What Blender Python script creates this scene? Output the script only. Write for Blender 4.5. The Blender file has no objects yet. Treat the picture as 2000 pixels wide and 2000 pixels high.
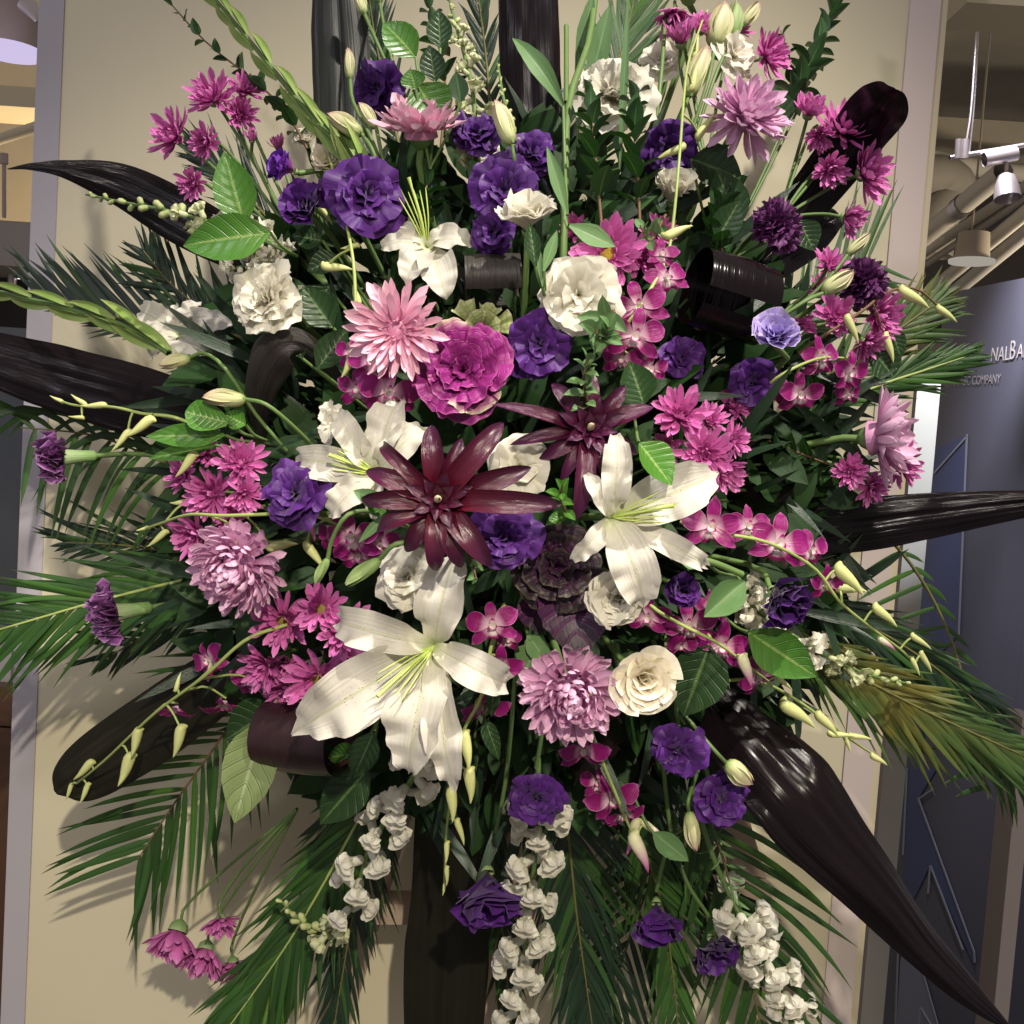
import bpy, math, random
from mathutils import Vector, Matrix, noise
random.seed(11)
R_ = math.radians
SC = bpy.context.scene
COL = SC.collection
# ---------------------------------------------------------------- camera
CAM = Vector((0.0, -1.3, 1.5))
K = 0.6/1.3/1000.0                       # tangent of one photo pixel
PITCH, ROLL = R_(3.7), R_(3.8)
FW = Vector((0, math.cos(PITCH), -math.sin(PITCH)))
U0 = Vector((0, math.sin(PITCH), math.cos(PITCH)))
R0 = Vector((1, 0, 0))
UP = U0*math.cos(ROLL) - R0*math.sin(ROLL)
RT = R0*math.cos(ROLL) + U0*math.sin(ROLL)
cd = bpy.data.cameras.new('camera'); cam = bpy.data.objects.new('camera', cd); COL.objects.link(cam)
cam.matrix_world = Matrix(((RT.x, UP.x, -FW.x, CAM.x), (RT.y, UP.y, -FW.y, CAM.y), (RT.z, UP.z, -FW.z, CAM.z), (0, 0, 0, 1)))
cd.sensor_width = 36; cd.lens = 18/(K*1000); cd.clip_start = 0.02; cd.clip_end = 60
SC.camera = cam
# ---------------------------------------------------------------- room light
w = bpy.data.worlds.new('World'); SC.world = w; w.use_nodes = True
w.node_tree.nodes['Background'].inputs[0].default_value = (0.95, 0.88, 0.86, 1)
w.node_tree.nodes['Background'].inputs[1].default_value = 0.32
SC.view_settings.view_transform = 'Standard'; SC.view_settings.look = 'None'
SC.view_settings.exposure = 0.0; SC.view_settings.gamma = 1.0
SC.cycles.max_bounces = 7
def lamp(name, kind, loc, tgt, power, col, size, blend=.6, angle=70):
    l = bpy.data.lights.new(name, kind); o = bpy.data.objects.new(name, l); COL.objects.link(o)
    o.location = loc; l.energy = power; l.color = col
    if kind == 'SPOT': l.spot_size = R_(angle); l.spot_blend = blend; l.shadow_soft_size = size
    elif kind == 'AREA': l.shape = 'DISK'; l.size = size
    else: l.shadow_soft_size = size
    o.rotation_euler = (Vector(tgt)-Vector(loc)).to_track_quat('-Z', 'Y').to_euler()
    return o
lamp('ceiling_spotlight_key', 'SPOT', (0.85, -1.20, 3.75), (-0.08, -0.02, 1.12), 430, (1, .93, .82), .04, .8, 48)
lamp('lower_wall_fill_spot', 'SPOT', (0.30, -2.3, 2.55), (-0.30, 0.40, 0.62), 240, (1, .90, .70), .03, .9, 40)  # added spot without a visible fixture, brightens the lower wall
lamp('soft_fill_spot_left', 'SPOT', (-1.3, -2.2, 2.9), (0, 0.1, 1.5), 60, (.93, .88, 1.0), .10, .8, 60)  # added soft fill from upper left, no fixture behind it
# ---------------------------------------------------------------- helpers
def P(px, py, y=0.0):
    d = FW + RT*((px-1000)*K) + UP*((1000-py)*K)
    return CAM + d*((y-CAM.y)/d.y)
def S(p): return K*(p-CAM).dot(FW)       # metres per photo pixel at that distance
def dome(px, py):
    r = math.hypot(px-980, py-930)/900.0
    return -0.21 + 0.27*min(r, 1.25)**2
def PD(px, py, off=0.0): return P(px, py, dome(px, py)+off)
def facing(ax, ay): return (-FW + RT*ax + UP*ay).normalized()
def idir(deg): return RT*math.cos(R_(deg)) + UP*math.sin(R_(deg))
def frame(loc, N, roll=0, s=1.0):
    N = N.normalized(); X = idir(roll); X = X - N*X.dot(N)
    if X.length < 1e-3: X = UP - N*UP.dot(N)
    X.normalize(); Y = N.cross(X)
    return Matrix(((X.x*s, Y.x*s, N.x*s, loc.x), (X.y*s, Y.y*s, N.y*s, loc.y), (X.z*s, Y.z*s, N.z*s, loc.z), (0, 0, 0, 1)))
def thing(name, label, cat, M, group=None):
    o = bpy.data.objects.new(name, None); COL.objects.link(o); o.matrix_basis = M; o.empty_display_size = .02
    o['label'] = label; o['category'] = cat
    if group: o['group'] = group
    return o
def part(name, me, parent, M=None, label=None):
    o = bpy.data.objects.new(name, me); COL.objects.link(o)
    if parent is not None: o.parent = parent
    if M is not None: o.matrix_basis = M
    if label: o['label'] = label
    return o
def structure(name, me, M=None):
    o = part(name, me, None, M); o['kind'] = 'structure'; return o
def T_(x, y, z): return Matrix.Translation((x, y, z))
def RX(a): return Matrix.Rotation(R_(a), 4, 'X')
def RY(a): return Matrix.Rotation(R_(a), 4, 'Y')
def RZ(a): return Matrix.Rotation(R_(a), 4, 'Z')
def SCL(x, y, z): return Matrix.Diagonal((x, y, z, 1))
rnd = random.random
def ru(a, b): return a+(b-a)*random.random()
# ---- mesh buffer
class MB:
    def __init__(s): s.v = []; s.f = []; s.uv = []; s.mi = []
    def grid(s, pts, uvs, mi=0, closed=False, M=None):
        nu, nv = len(pts), len(pts[0]); b = len(s.v)
        for r in pts:
            for p in r: s.v.append((M @ Vector(p)) if M is not None else p)
        for i in range(nu-1):
            for j in range(nv if closed else nv-1):
                k = (j+1) % nv
                s.f.append((b+i*nv+j, b+i*nv+k, b+(i+1)*nv+k, b+(i+1)*nv+j))
                u = uvs; s.uv += [u[i][j], u[i][k] if k else (1, u[i][j][1]), u[i+1][k] if k else (1, u[i+1][j][1]), u[i+1][j]]; s.mi.append(mi)
    def box(s, c, d, M=None, mi=0, bev=0):
        b = len(s.v); x, y, z = d[0]/2, d[1]/2, d[2]/2
        for a in ((-x,-y,-z),(x,-y,-z),(x,y,-z),(-x,y,-z),(-x,-y,z),(x,-y,z),(x,y,z),(-x,y,z)):
            p = Vector((c[0]+a[0], c[1]+a[1], c[2]+a[2])); s.v.append((M @ p) if M is not None else p)
        for q in ((0,3,2,1),(4,5,6,7),(0,1,5,4),(1,2,6,5),(2,3,7,6),(3,0,4,7)):
            s.f.append(tuple(b+i for i in q)); s.uv += [(0,0),(1,0),(1,1),(0,1)]; s.mi.append(mi)
    def poly(s, pts, mi=0):
        b = len(s.v); s.v += pts; s.f.append(tuple(range(b, b+len(pts)))); s.uv += [(0, 0)]*len(pts); s.mi.append(mi)
    def mesh(s, name, mats, smooth=True):
        me = bpy.data.meshes.new(name); me.from_pydata([tuple(v) for v in s.v], [], s.f)
        ul = me.uv_layers.new(name='UVMap'); flat = [c for uv in s.uv for c in uv]; ul.data.foreach_set('uv', flat)
        if not isinstance(mats, (list, tuple)): mats = [mats]
        for m in mats: me.materials.append(m)
        me.polygons.foreach_set('material_index', s.mi)
        me.polygons.foreach_set('use_smooth', [smooth]*len(s.f)); me.update()
        return me
def interp(pr, t):
    if callable(pr): return pr(t)
    if t <= pr[0][0]: return pr[0][1]
    for i in range(len(pr)-1):
        if t <= pr[i+1][0]:
            a, b = pr[i], pr[i+1]; u = (t-a[0])/(b[0]-a[0])
            p0 = pr[i-1][1] if i else a[1]; p3 = pr[i+2][1] if i+2 < len(pr) else b[1]
            return max(0.0, .5*((2*a[1])+(-p0+b[1])*u+(2*p0-5*a[1]+4*b[1]-p3)*u*u+(-p0+3*a[1]-3*b[1]+p3)*u**3))
    return pr[-1][1]
LANCE = [(0,.18),(.15,.5),(.4,.95),(.55,1),(.8,.62),(.93,.25),(1,.01)]
STRAP = [(0,.35),(.3,.75),(.65,1),(.85,.92),(.95,.6),(1,.15)]
POINT = [(0,.4),(.35,.9),(.6,1),(.85,.6),(1,.03)]
OVATE = [(0,.05),(.08,.4),(.25,.88),(.42,1),(.65,.85),(.85,.45),(.95,.17),(1,.01)]
ROUND = [(0,.3),(.25,.7),(.55,1),(.8,.9),(.94,.5),(1,.1)]
def blade(mb, L=1, W=.25, prof=LANCE, bend=(0, 0, 0), cup=0, ruf=0, rn=4, twist=0, fold=0, nu=10, nv=4, seed=0, M=None, mi=0, side=0, jag=0):
    rr = random.Random(seed); ph = [rr.uniform(0, 6.28) for _ in range(4)]
    x = z = yy = 0.0; rows = []; uvs = []
    for i in range(nu+1):
        t = i/nu; a = bend[0]+bend[1]*t+bend[2]*t*t; ds = L/nu
        if i: x += math.cos(a)*ds; z += math.sin(a)*ds; yy += side*t*ds
        w = W*interp(prof, t); tw = twist*t; row = []; uv = []
        for j in range(nv+1):
            s_ = -1+2*j/nv
            if abs(cup) > 1e-3: an = cup*s_; y = w*math.sin(an)/abs(cup)*(1 if cup > 0 else -1); h = w*(1-math.cos(an))/cup
            else: y = w*s_; h = 0
            h += fold*w*abs(s_)
            if ruf: h += ruf*abs(s_)**1.5*math.sin(rn*6.28*t+ph[0 if s_ > 0 else 1])*math.sin(3.14*min(1, t*1.1))+ruf*.5*abs(s_)*math.sin(rn*2.3*6.28*t+ph[2])*t
            if jag and abs(s_) == 1: y *= 1+jag*((i % 2)*2-1)
            y2 = y*math.cos(tw)-h*math.sin(tw); h2 = y*math.sin(tw)+h*math.cos(tw)
            row.append(Vector((x-math.sin(a)*h2, yy+y2, z+math.cos(a)*h2))); uv.append((s_*.5+.5, t))
        rows.append(row); uvs.append(uv)
    mb.grid(rows, uvs, mi, False, M)
def fan(mb, L=1, A=.9, bend=(0, 0, 0), cup=0.15, ruf=.1, rn=3, fringe=.05, nu=7, nv=12, seed=0, M=None, mi=0, base=.04):
    """broad ruffled petal: wedge of half angle A whose rim waves"""
    rr = random.Random(seed); ph = [rr.uniform(0, 6.28) for _ in range(4)]; o = rr.uniform(0, 50)
    cen = []; x = z = 0.0
    for i in range(nu+1):
        t = i/nu; a = bend[0]+bend[1]*t+bend[2]*t*t
        if i: x += math.cos(a)/nu; z += math.sin(a)/nu
        cen.append((x, z, a))
    rows = []; uvs = []
    for i in range(nu+1):
        t = i/nu; row = []; uv = []
        for j in range(nv+1):
            s_ = -1+2*j/nv; ang = s_*A*(.55+.45*t)
            edge = 1-.16*s_*s_+fringe*(noise.noise((s_*4+o, 0, 0))+.8*noise.noise((s_*11+o, 3, 0)))*t
            r = L*edge; cx, cz, a = cen[i]
            h = cup*t*t*s_*s_*1.6 + ruf*t*t*(math.sin(rn*s_*3.1+ph[0])+.45*math.sin(rn*2.4*s_*3.1+ph[1])) + ruf*.6*t*noise.noise((s_*2+o, t*3, 1))
            row.append(Vector((r*cx*math.cos(ang)-math.sin(a)*h*L, r*max(t, base)*math.sin(ang)*1.0, r*cz*(1-.12*s_*s_)+math.cos(a)*h*L)))
            uv.append((s_*.5+.5, t))
        rows.append(row); uvs.append(uv)
    mb.grid(rows, uvs, mi, False, M)
def tube(mb, pts, r, n=6, mi=0, M=None, cap=True):
    """round tube along points; r a number or list"""
    pts = [Vector(p) for p in pts]; m = len(pts); rows = []; uvs = []
    ref = None
    for i, p in enumerate(pts):
        t = (pts[min(i+1, m-1)]-pts[max(i-1, 0)]).normalized()
        if ref is None: ref = t.orthogonal().normalized()
        ref = (ref-t*ref.dot(t)).normalized(); b = t.cross(ref)
        ri = r[i] if isinstance(r, (list, tuple)) else r
        rows.append([p+(ref*math.cos(6.2832*k/n)+b*math.sin(6.2832*k/n))*ri for k in range(n)]); uvs.append([(k/n, i/(m-1)) for k in range(n)])
    mb.grid(rows, uvs, mi, True, M)
def crom(pts, n):
    """Catmull-Rom resample of Vectors"""
    pts = [Vector(p) for p in pts]; m = len(pts); out = []
    for i in range(n+1):
        f = i/n*(m-1); k = min(int(f), m-2); u = f-k
        a, b = pts[k], pts[k+1]; p0 = pts[k-1] if k else a*2-b; p3 = pts[k+2] if k+2 < m else b*2-a
        out.append(.5*((2*a)+(-p0+b)*u+(2*p0-5*a+4*b-p3)*u*u+(-p0+3*a-3*b+p3)*u**3))
    return out
def stem(parent, pts, r, mat, name='stem', n=10, taper=1.0, sides=6):
    q = crom(pts, n); mb = MB(); inv = parent.matrix_basis.inverted() if parent is not None else None
    tube(mb, q, [r*(1+(taper-1)*i/n) for i in range(n+1)], sides, 0, None)
    if inv is not None: mb.v = [inv @ v for v in mb.v]
    return part(name, mb.mesh(name, mat), parent)
CORE = P(1000, 1010, 0.16)
# ---------------------------------------------------------------- materials
def nt(name):
    m = bpy.data.materials.new(name); m.use_nodes = True; t = m.node_tree; t.nodes.clear(); return m, t
def N(t, typ, **kw):
    n = t.nodes.new(typ)
    for k, v in kw.items():
        if k in n.inputs.keys(): n.inputs[k].default_value = v
        else: setattr(n, k, v)
    return n
def math_(t, op, a, b=None, c=None):
    n = t.nodes.new('ShaderNodeMath'); n.operation = op
    for i, q in enumerate((a, b, c)):
        if q is None: continue
        if isinstance(q, (int, float)): n.inputs[i].default_value = q
        else: t.links.new(q, n.inputs[i])
    return n.outputs[0]
def ramp(t, fac, stops):
    n = t.nodes.new('ShaderNodeValToRGB'); e = n.color_ramp.elements
    while len(e) < len(stops): e.new(.5)
    for el, (p, c) in zip(e, stops):
        el.position = p; el.color = (c[0], c[1], c[2], 1) if isinstance(c, (tuple, list)) else (c, c, c, 1)
    t.links.new(fac, n.inputs[0]); return n.outputs[0]
def mixc(t, fac, a, b, mode='MIX'):
    n = t.nodes.new('ShaderNodeMix'); n.data_type = 'RGBA'; n.blend_type = mode
    for i, q in ((0, fac), (6, a), (7, b)):
        if isinstance(q, (int, float)): n.inputs[i].default_value = q
        elif isinstance(q, (tuple, list)): n.inputs[i].default_value = (q[0], q[1], q[2], 1)
        else: t.links.new(q, n.inputs[i])
    return n.outputs[2]
def leafy(name, stops, edge=None, edge_at=(.8, .97), rough=.5, trans=.25, tcol=None, streak=.12, sn=(26, 1.4), bump=.25, mid=None, veins=0, vcol=None, spot=None, var=.18, spec=.4, patch=None, patch_sc=3, sheen=0):
    """thin organic sheet: colour along its length, grain along it, midrib, side veins, pale rim, spots"""
    m, t = nt(name); L = t.links
    uv = N(t, 'ShaderNodeUVMap'); sp = N(t, 'ShaderNodeSeparateXYZ'); L.new(uv.outputs[0], sp.inputs[0]); u, v = sp.outputs[0], sp.outputs[1]
    col = ramp(t, v, stops)
    au = math_(t, 'ABSOLUTE', math_(t, 'MULTIPLY_ADD', u, 2, -1))
    oi = N(t, 'ShaderNodeObjectInfo'); rv = oi.outputs['Random']
    off = N(t, 'ShaderNodeCombineXYZ'); L.new(math_(t, 'MULTIPLY', rv, 37), off.inputs[2])
    mp = N(t, 'ShaderNodeMapping'); mp.inputs['Scale'].default_value = (sn[0], sn[1], 1); L.new(uv.outputs[0], mp.inputs[0]); L.new(off.outputs[0], mp.inputs['Location'])
    nz = N(t, 'ShaderNodeTexNoise', Scale=1.0, Detail=4.0, Roughness=.6); L.new(mp.outputs[0], nz.inputs['Vector'])
    if patch:
        tc = N(t, 'ShaderNodeTexCoord'); n2 = N(t, 'ShaderNodeTexNoise', Scale=float(patch_sc), Detail=3.0); L.new(tc.outputs['Object'], n2.inputs['Vector']); L.new(off.outputs[0], n2.inputs['Vector']) if False else None
        col = mixc(t, ramp(t, n2.outputs[0], [(.48, 0), (.66, 1)]), col, patch)
    if edge: col = mixc(t, ramp(t, math_(t, 'MAXIMUM', au, math_(t, 'MULTIPLY_ADD', v, 6, -5.0)) if edge_at[1] > 0 else au, [(abs(edge_at[0]), 0), (abs(edge_at[1]), 1)]), col, edge)
    if mid: col = mixc(t, ramp(t, au, [(.0, 1), (.035, .9), (.09, 0)]), col, mid)
    h = nz.outputs[0]
    if veins:
        vv = math_(t, 'SINE', math_(t, 'MULTIPLY', math_(t, 'SUBTRACT', v, math_(t, 'MULTIPLY', au, .22)), veins*6.283))
        vm = ramp(t, vv, [(.90, 0), (1.0, 1)])
        if vcol: col = mixc(t, math_(t, 'MULTIPLY', vm, .32), col, vcol)
        h = math_(t, 'SUBTRACT', math_(t, 'MULTIPLY', nz.outputs[0], .25), math_(t, 'MULTIPLY', vm, .3))
        h = math_(t, 'ADD', h, math_(t, 'MULTIPLY', ramp(t, vv, [(0, 0), (1, 1)]), .12))
    if spot:
        vo = N(t, 'ShaderNodeTexVoronoi', Scale=1.0); m2 = N(t, 'ShaderNodeMapping'); m2.inputs['Scale'].default_value = (34, 30, 1); L.new(uv.outputs[0], m2.inputs[0]); L.new(m2.outputs[0], vo.inputs['Vector'])
        msk = math_(t, 'MULTIPLY', ramp(t, vo.outputs['Distance'], [(.14, 1), (.22, 0)]), math_(t, 'MULTIPLY', ramp(t, au, [(.1, 1), (.28, 0)]), ramp(t, v, [(.15, 0), (.25, 1), (.6, 1), (.7, 0)])))
        col = mixc(t, msk, col, spot)
    br = math_(t, 'ADD', math_(t, 'MULTIPLY_ADD', nz.outputs[0], 2*streak, 1-streak), math_(t, 'MULTIPLY_ADD', rv, var, -var/2))
    col = mixc(t, 1.0, col, br, 'MULTIPLY')
    pb = N(t, 'ShaderNodeBsdfPrincipled', Roughness=rough); pb.inputs['Specular IOR Level'].default_value = spec
    if sheen: pb.inputs['Sheen Weight'].default_value = sheen
    L.new(col, pb.inputs['Base Color'])
    bp = N(t, 'ShaderNodeBump', Strength=bump, Distance=.004); L.new(h, bp.inputs['Height']); L.new(bp.outputs[0], pb.inputs['Normal'])
    out = N(t, 'ShaderNodeOutputMaterial')
    if trans:
        tr = N(t, 'ShaderNodeBsdfTranslucent'); L.new(mixc(t, 1.0, col, tcol or (1, 1, 1), 'MULTIPLY'), tr.inputs[0]); mx = N(t, 'ShaderNodeMixShader'); mx.inputs[0].default_value = trans
        L.new(pb.outputs[0], mx.inputs[1]); L.new(tr.outputs[0], mx.inputs[2]); L.new(mx.outputs[0], out.inputs[0])
    else: L.new(pb.outputs[0], out.inputs[0])
    return m
def plain(name, c, rough=.6, metal=0, var=.12, sc=8, bump=.1, c2=None, emit=0, stretch=(1, 1, 1), spec=.4):
    m, t = nt(name); L = t.links; tc = N(t, 'ShaderNodeTexCoord'); mp = N(t, 'ShaderNodeMapping'); mp.inputs['Scale'].default_value = stretch
    L.new(tc.outputs['Object'], mp.inputs[0]); nz = N(t, 'ShaderNodeTexNoise', Scale=float(sc), Detail=5.0, Roughness=.6); L.new(mp.outputs[0], nz.inputs['Vector'])
    if c2: col = mixc(t, ramp(t, nz.outputs[0], [(.35, 0), (.65, 1)]), c, c2)
    else: col = mixc(t, 1.0, c, math_(t, 'MULTIPLY_ADD', nz.outputs[0], 2*var, 1-var), 'MULTIPLY')
    pb = N(t, 'ShaderNodeBsdfPrincipled', Roughness=rough, Metallic=float(metal)); pb.inputs['Specular IOR Level'].default_value = spec
    L.new(col, pb.inputs['Base Color']); bp = N(t, 'ShaderNodeBump', Strength=bump, Distance=.003); L.new(nz.outputs[0], bp.inputs['Height']); L.new(bp.outputs[0], pb.inputs['Normal'])
    if emit: pb.inputs['Emission Color'].default_value = (c[0], c[1], c[2], 1); pb.inputs['Emission Strength'].default_value = emit
    out = N(t, 'ShaderNodeOutputMaterial'); L.new(pb.outputs[0], out.inputs[0]); return m
G = {}
G['lily'] = leafy('lily_petal', [(0,(.45,.55,.22)),(.14,(.74,.73,.55)),(.35,(.68,.65,.58)),(1,(.72,.69,.62))], rough=.42, trans=.30, streak=.07, sn=(15,1.0), bump=.35, mid=(.60,.61,.44), spot=(.28,.10,.12), var=.06)
G['white'] = leafy('white_petal', [(0,(.66,.66,.40)),(.3,(.76,.73,.60)),(1,(.81,.78,.69))], rough=.5, trans=.38, streak=.04, sn=(10,1.2), bump=.12, var=.07)
G['cream'] = leafy('cream_petal', [(0,(.70,.58,.30)),(.4,(.84,.76,.56)),(1,(.87,.81,.68))], rough=.5, trans=.34, streak=.05, sn=(12,1.2), bump=.2, var=.06)
G['purple'] = leafy('purple_petal', [(0,(.015,.002,.022)),(.4,(.040,.005,.095)),(1,(.080,.013,.175))], rough=.48, trans=.14, streak=.3, sn=(16,1.5), bump=.25, var=.35, spec=.3, sheen=.15)
G['lilac'] = leafy('lilac_petal', [(0,(.3,.22,.4)),(.5,(.33,.24,.62)),(1,(.42,.33,.72))], edge=(.6,.5,.7), rough=.5, trans=.2, streak=.15, bump=.3)
G['plumbud'] = leafy('plum_petal', [(0,(.45,.30,.30)),(.4,(.26,.05,.26)),(1,(.13,.03,.36))], rough=.45, trans=.15, streak=.3, bump=.35)
G['lav'] = leafy('lavender_petal', [(0,(.46,.14,.32)),(.35,(.68,.36,.57)),(1,(.80,.53,.71))], rough=.5, trans=.22, streak=.10, sn=(9,1), bump=.35, var=.16)
G['pinkmum'] = leafy('pink_petal', [(0,(.58,.16,.36)),(.35,(.78,.38,.54)),(1,(.86,.56,.68))], rough=.5, trans=.22, streak=.10, sn=(9,1), bump=.35, var=.16)
G['mag'] = leafy('magenta_petal', [(0,(.40,.05,.24)),(.4,(.62,.12,.42)),(.85,(.68,.18,.50)),(1,(.74,.30,.58))], edge=(.64,.24,.48), edge_at=(.8,1.0), rough=.5, trans=.2, streak=.14, sn=(8,1), bump=.4, var=.28)
G['orchid'] = leafy('orchid_petal', [(0,(.80,.70,.72)),(.22,(.70,.42,.56)),(.42,(.27,.006,.14)),(.85,(.28,.006,.17)),(1,(.50,.14,.37))], edge=(.62,.24,.45), edge_at=(.93,1.0), rough=.4, trans=.25, tcol=(1,.5,.8), streak=.2, sn=(18,1), bump=.4, var=.2)
G['lip'] = leafy('orchid_lip', [(0,(.78,.76,.6)),(.62,(.76,.62,.66)),(.8,(.42,.02,.2)),(1,(.36,.01,.17))], rough=.4, trans=.2, streak=.1)
G['bud'] = leafy('orchid_bud', [(0,(.52,.55,.20)),(.5,(.62,.65,.28)),(1,(.56,.60,.24))], rough=.4, trans=.1, streak=.06, sn=(6,1), bump=.12, var=.14)
G['buddyed'] = leafy('orchid_bud_opening', [(0,(.62,.66,.32)),(.5,(.70,.66,.46)),(.8,(.55,.25,.40)),(1,(.35,.03,.2))], rough=.4, trans=.12, streak=.08)
G['lbud'] = leafy('lisianthus_bud', [(0,(.24,.34,.10)),(.3,(.50,.52,.26)),(.8,(.62,.54,.36)),(1,(.45,.26,.22))], rough=.5, trans=.1, streak=.3, sn=(9,1), bump=.5, var=.2)
G['gbud'] = leafy('green_bud', [(0,(.16,.27,.07)),(.6,(.30,.40,.16)),(1,(.28,.36,.15))], rough=.5, trans=.08, streak=.2)
G['snapbud'] = leafy('snapdragon_bud', [(0,(.26,.36,.10)),(.4,(.48,.54,.23)),(1,(.56,.58,.28))], rough=.5, trans=.12, streak=.1, var=.25)
G['snap'] = leafy('snapdragon_petal', [(0,(.55,.60,.32)),(.3,(.80,.78,.66)),(1,(.85,.82,.74))], rough=.5, trans=.38, streak=.04, sn=(10,1), bump=.12, var=.08)
G['snapg'] = leafy('snapdragon_petal_greenish', [(0,(.42,.50,.2)),(.4,(.64,.67,.40)),(1,(.72,.72,.50))], rough=.5, trans=.25, streak=.06, var=.12)
G['burg'] = leafy('bromeliad_leaf', [(0,(.13,.007,.016)),(.4,(.075,.006,.020)),(.75,(.055,.006,.026)),(1,(.045,.008,.036))], rough=.24, trans=.06, tcol=(1,.3,.3), streak=.3, sn=(30,1), bump=.35, var=.35, spec=.55)
G['burg2'] = leafy('bromeliad_leaf_dark', [(0,(.05,.004,.012)),(.5,(.055,.005,.025)),(1,(.065,.009,.05))], rough=.26, trans=.04, streak=.3, sn=(30,1), bump=.35, var=.35, spec=.5)
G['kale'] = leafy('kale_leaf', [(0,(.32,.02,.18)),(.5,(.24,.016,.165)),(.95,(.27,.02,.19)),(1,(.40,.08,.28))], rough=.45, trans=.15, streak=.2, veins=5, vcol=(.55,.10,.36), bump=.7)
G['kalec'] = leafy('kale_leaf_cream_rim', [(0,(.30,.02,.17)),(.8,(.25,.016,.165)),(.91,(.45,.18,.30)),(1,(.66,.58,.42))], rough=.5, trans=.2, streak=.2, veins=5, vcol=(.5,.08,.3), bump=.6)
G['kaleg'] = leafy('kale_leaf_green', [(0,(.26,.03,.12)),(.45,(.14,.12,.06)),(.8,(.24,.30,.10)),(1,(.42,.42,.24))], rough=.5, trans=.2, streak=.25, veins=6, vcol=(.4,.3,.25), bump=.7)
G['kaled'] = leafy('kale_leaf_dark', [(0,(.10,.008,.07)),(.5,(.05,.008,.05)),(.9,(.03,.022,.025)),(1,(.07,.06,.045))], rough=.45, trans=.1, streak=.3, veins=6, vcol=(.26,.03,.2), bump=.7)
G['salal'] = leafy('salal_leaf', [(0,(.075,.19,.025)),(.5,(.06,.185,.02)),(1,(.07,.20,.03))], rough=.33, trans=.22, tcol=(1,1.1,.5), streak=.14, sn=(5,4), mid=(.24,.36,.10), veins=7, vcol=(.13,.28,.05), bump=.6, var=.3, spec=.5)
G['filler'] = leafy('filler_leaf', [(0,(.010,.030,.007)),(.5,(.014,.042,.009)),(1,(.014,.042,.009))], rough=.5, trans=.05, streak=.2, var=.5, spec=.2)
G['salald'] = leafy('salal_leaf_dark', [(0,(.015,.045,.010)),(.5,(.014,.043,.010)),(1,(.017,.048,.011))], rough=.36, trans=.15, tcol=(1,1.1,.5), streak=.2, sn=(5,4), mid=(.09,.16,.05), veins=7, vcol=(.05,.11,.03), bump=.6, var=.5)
G['olive'] = leafy('salal_leaf_underside', [(0,(.20,.27,.10)),(.5,(.215,.28,.115)),(1,(.22,.29,.11))], rough=.6, trans=.2, streak=.1, sn=(5,4), mid=(.36,.42,.22), veins=7, vcol=(.15,.21,.08), bump=.7, patch=(.16,.22,.08))
G['box'] = leafy('boxwood_leaf', [(0,(.022,.065,.015)),(.5,(.020,.065,.015)),(1,(.024,.075,.018))], rough=.38, trans=.15, tcol=(1,1.1,.5), streak=.15, mid=(.08,.16,.05), bump=.2, var=.6)
G['euca'] = leafy('lisianthus_leaf', [(0,(.13,.24,.09)),(.5,(.12,.235,.085)),(1,(.14,.26,.10))], rough=.45, trans=.2, streak=.12, mid=(.22,.33,.16), bump=.3, var=.3)
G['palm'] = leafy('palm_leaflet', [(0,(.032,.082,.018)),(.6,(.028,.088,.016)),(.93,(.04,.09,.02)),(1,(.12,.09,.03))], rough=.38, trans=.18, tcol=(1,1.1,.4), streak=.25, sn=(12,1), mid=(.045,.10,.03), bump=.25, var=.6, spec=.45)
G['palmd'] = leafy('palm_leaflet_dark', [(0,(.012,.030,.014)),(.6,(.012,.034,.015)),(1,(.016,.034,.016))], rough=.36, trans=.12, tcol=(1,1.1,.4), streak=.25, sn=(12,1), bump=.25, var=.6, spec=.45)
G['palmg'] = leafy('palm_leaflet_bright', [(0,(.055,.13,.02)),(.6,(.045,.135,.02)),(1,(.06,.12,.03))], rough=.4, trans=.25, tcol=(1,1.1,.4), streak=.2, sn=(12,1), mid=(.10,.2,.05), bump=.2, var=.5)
G['palmo'] = leafy('palm_leaflet_olive', [(0,(.075,.105,.025)),(.5,(.05,.10,.022)),(1,(.045,.095,.025))], rough=.42, trans=.18, tcol=(1,1,.4), streak=.25, sn=(12,1), bump=.2, var=.7, patch=(.12,.11,.02), patch_sc=14)
G['ti'] = leafy('ti_leaf', [(0,(.0055,.0032,.0042)),(.5,(.005,.003,.004)),(1,(.006,.0035,.005))], rough=.19, trans=0, streak=.3, sn=(22,.5), bump=.42, var=.2, spec=.2)
G['tip'] = leafy('ti_leaf_plum', [(0,(.030,.013,.015)),(.5,(.024,.010,.013)),(1,(.028,.012,.012))], rough=.3, trans=0, streak=.4, sn=(22,.5), bump=.3, var=.2, spec=.4)
G['tib'] = leafy('ti_leaf_brown', [(0,(.009,.006,.0045)),(.5,(.007,.005,.004)),(1,(.009,.006,.005))], rough=.5, trans=.02, streak=.45, sn=(26,.8), bump=.25, patch=(.012,.011,.006), var=.3, spec=.2)
G['tig'] = leafy('ti_leaf_green', [(0,(.014,.017,.011)),(.5,(.013,.017,.011)),(1,(.012,.014,.010))], rough=.42, trans=.03, streak=.45, sn=(26,.8), bump=.25, patch=(.008,.006,.007), var=.3, spec=.35)
G['tim'] = leafy('ti_leaf_grey', [(0,(.045,.042,.034)),(.5,(.06,.055,.046)),(1,(.05,.045,.04))], rough=.45, trans=.08, streak=.45, sn=(44,1.1), bump=.6, patch=(.02,.014,.018), var=.3)
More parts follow.
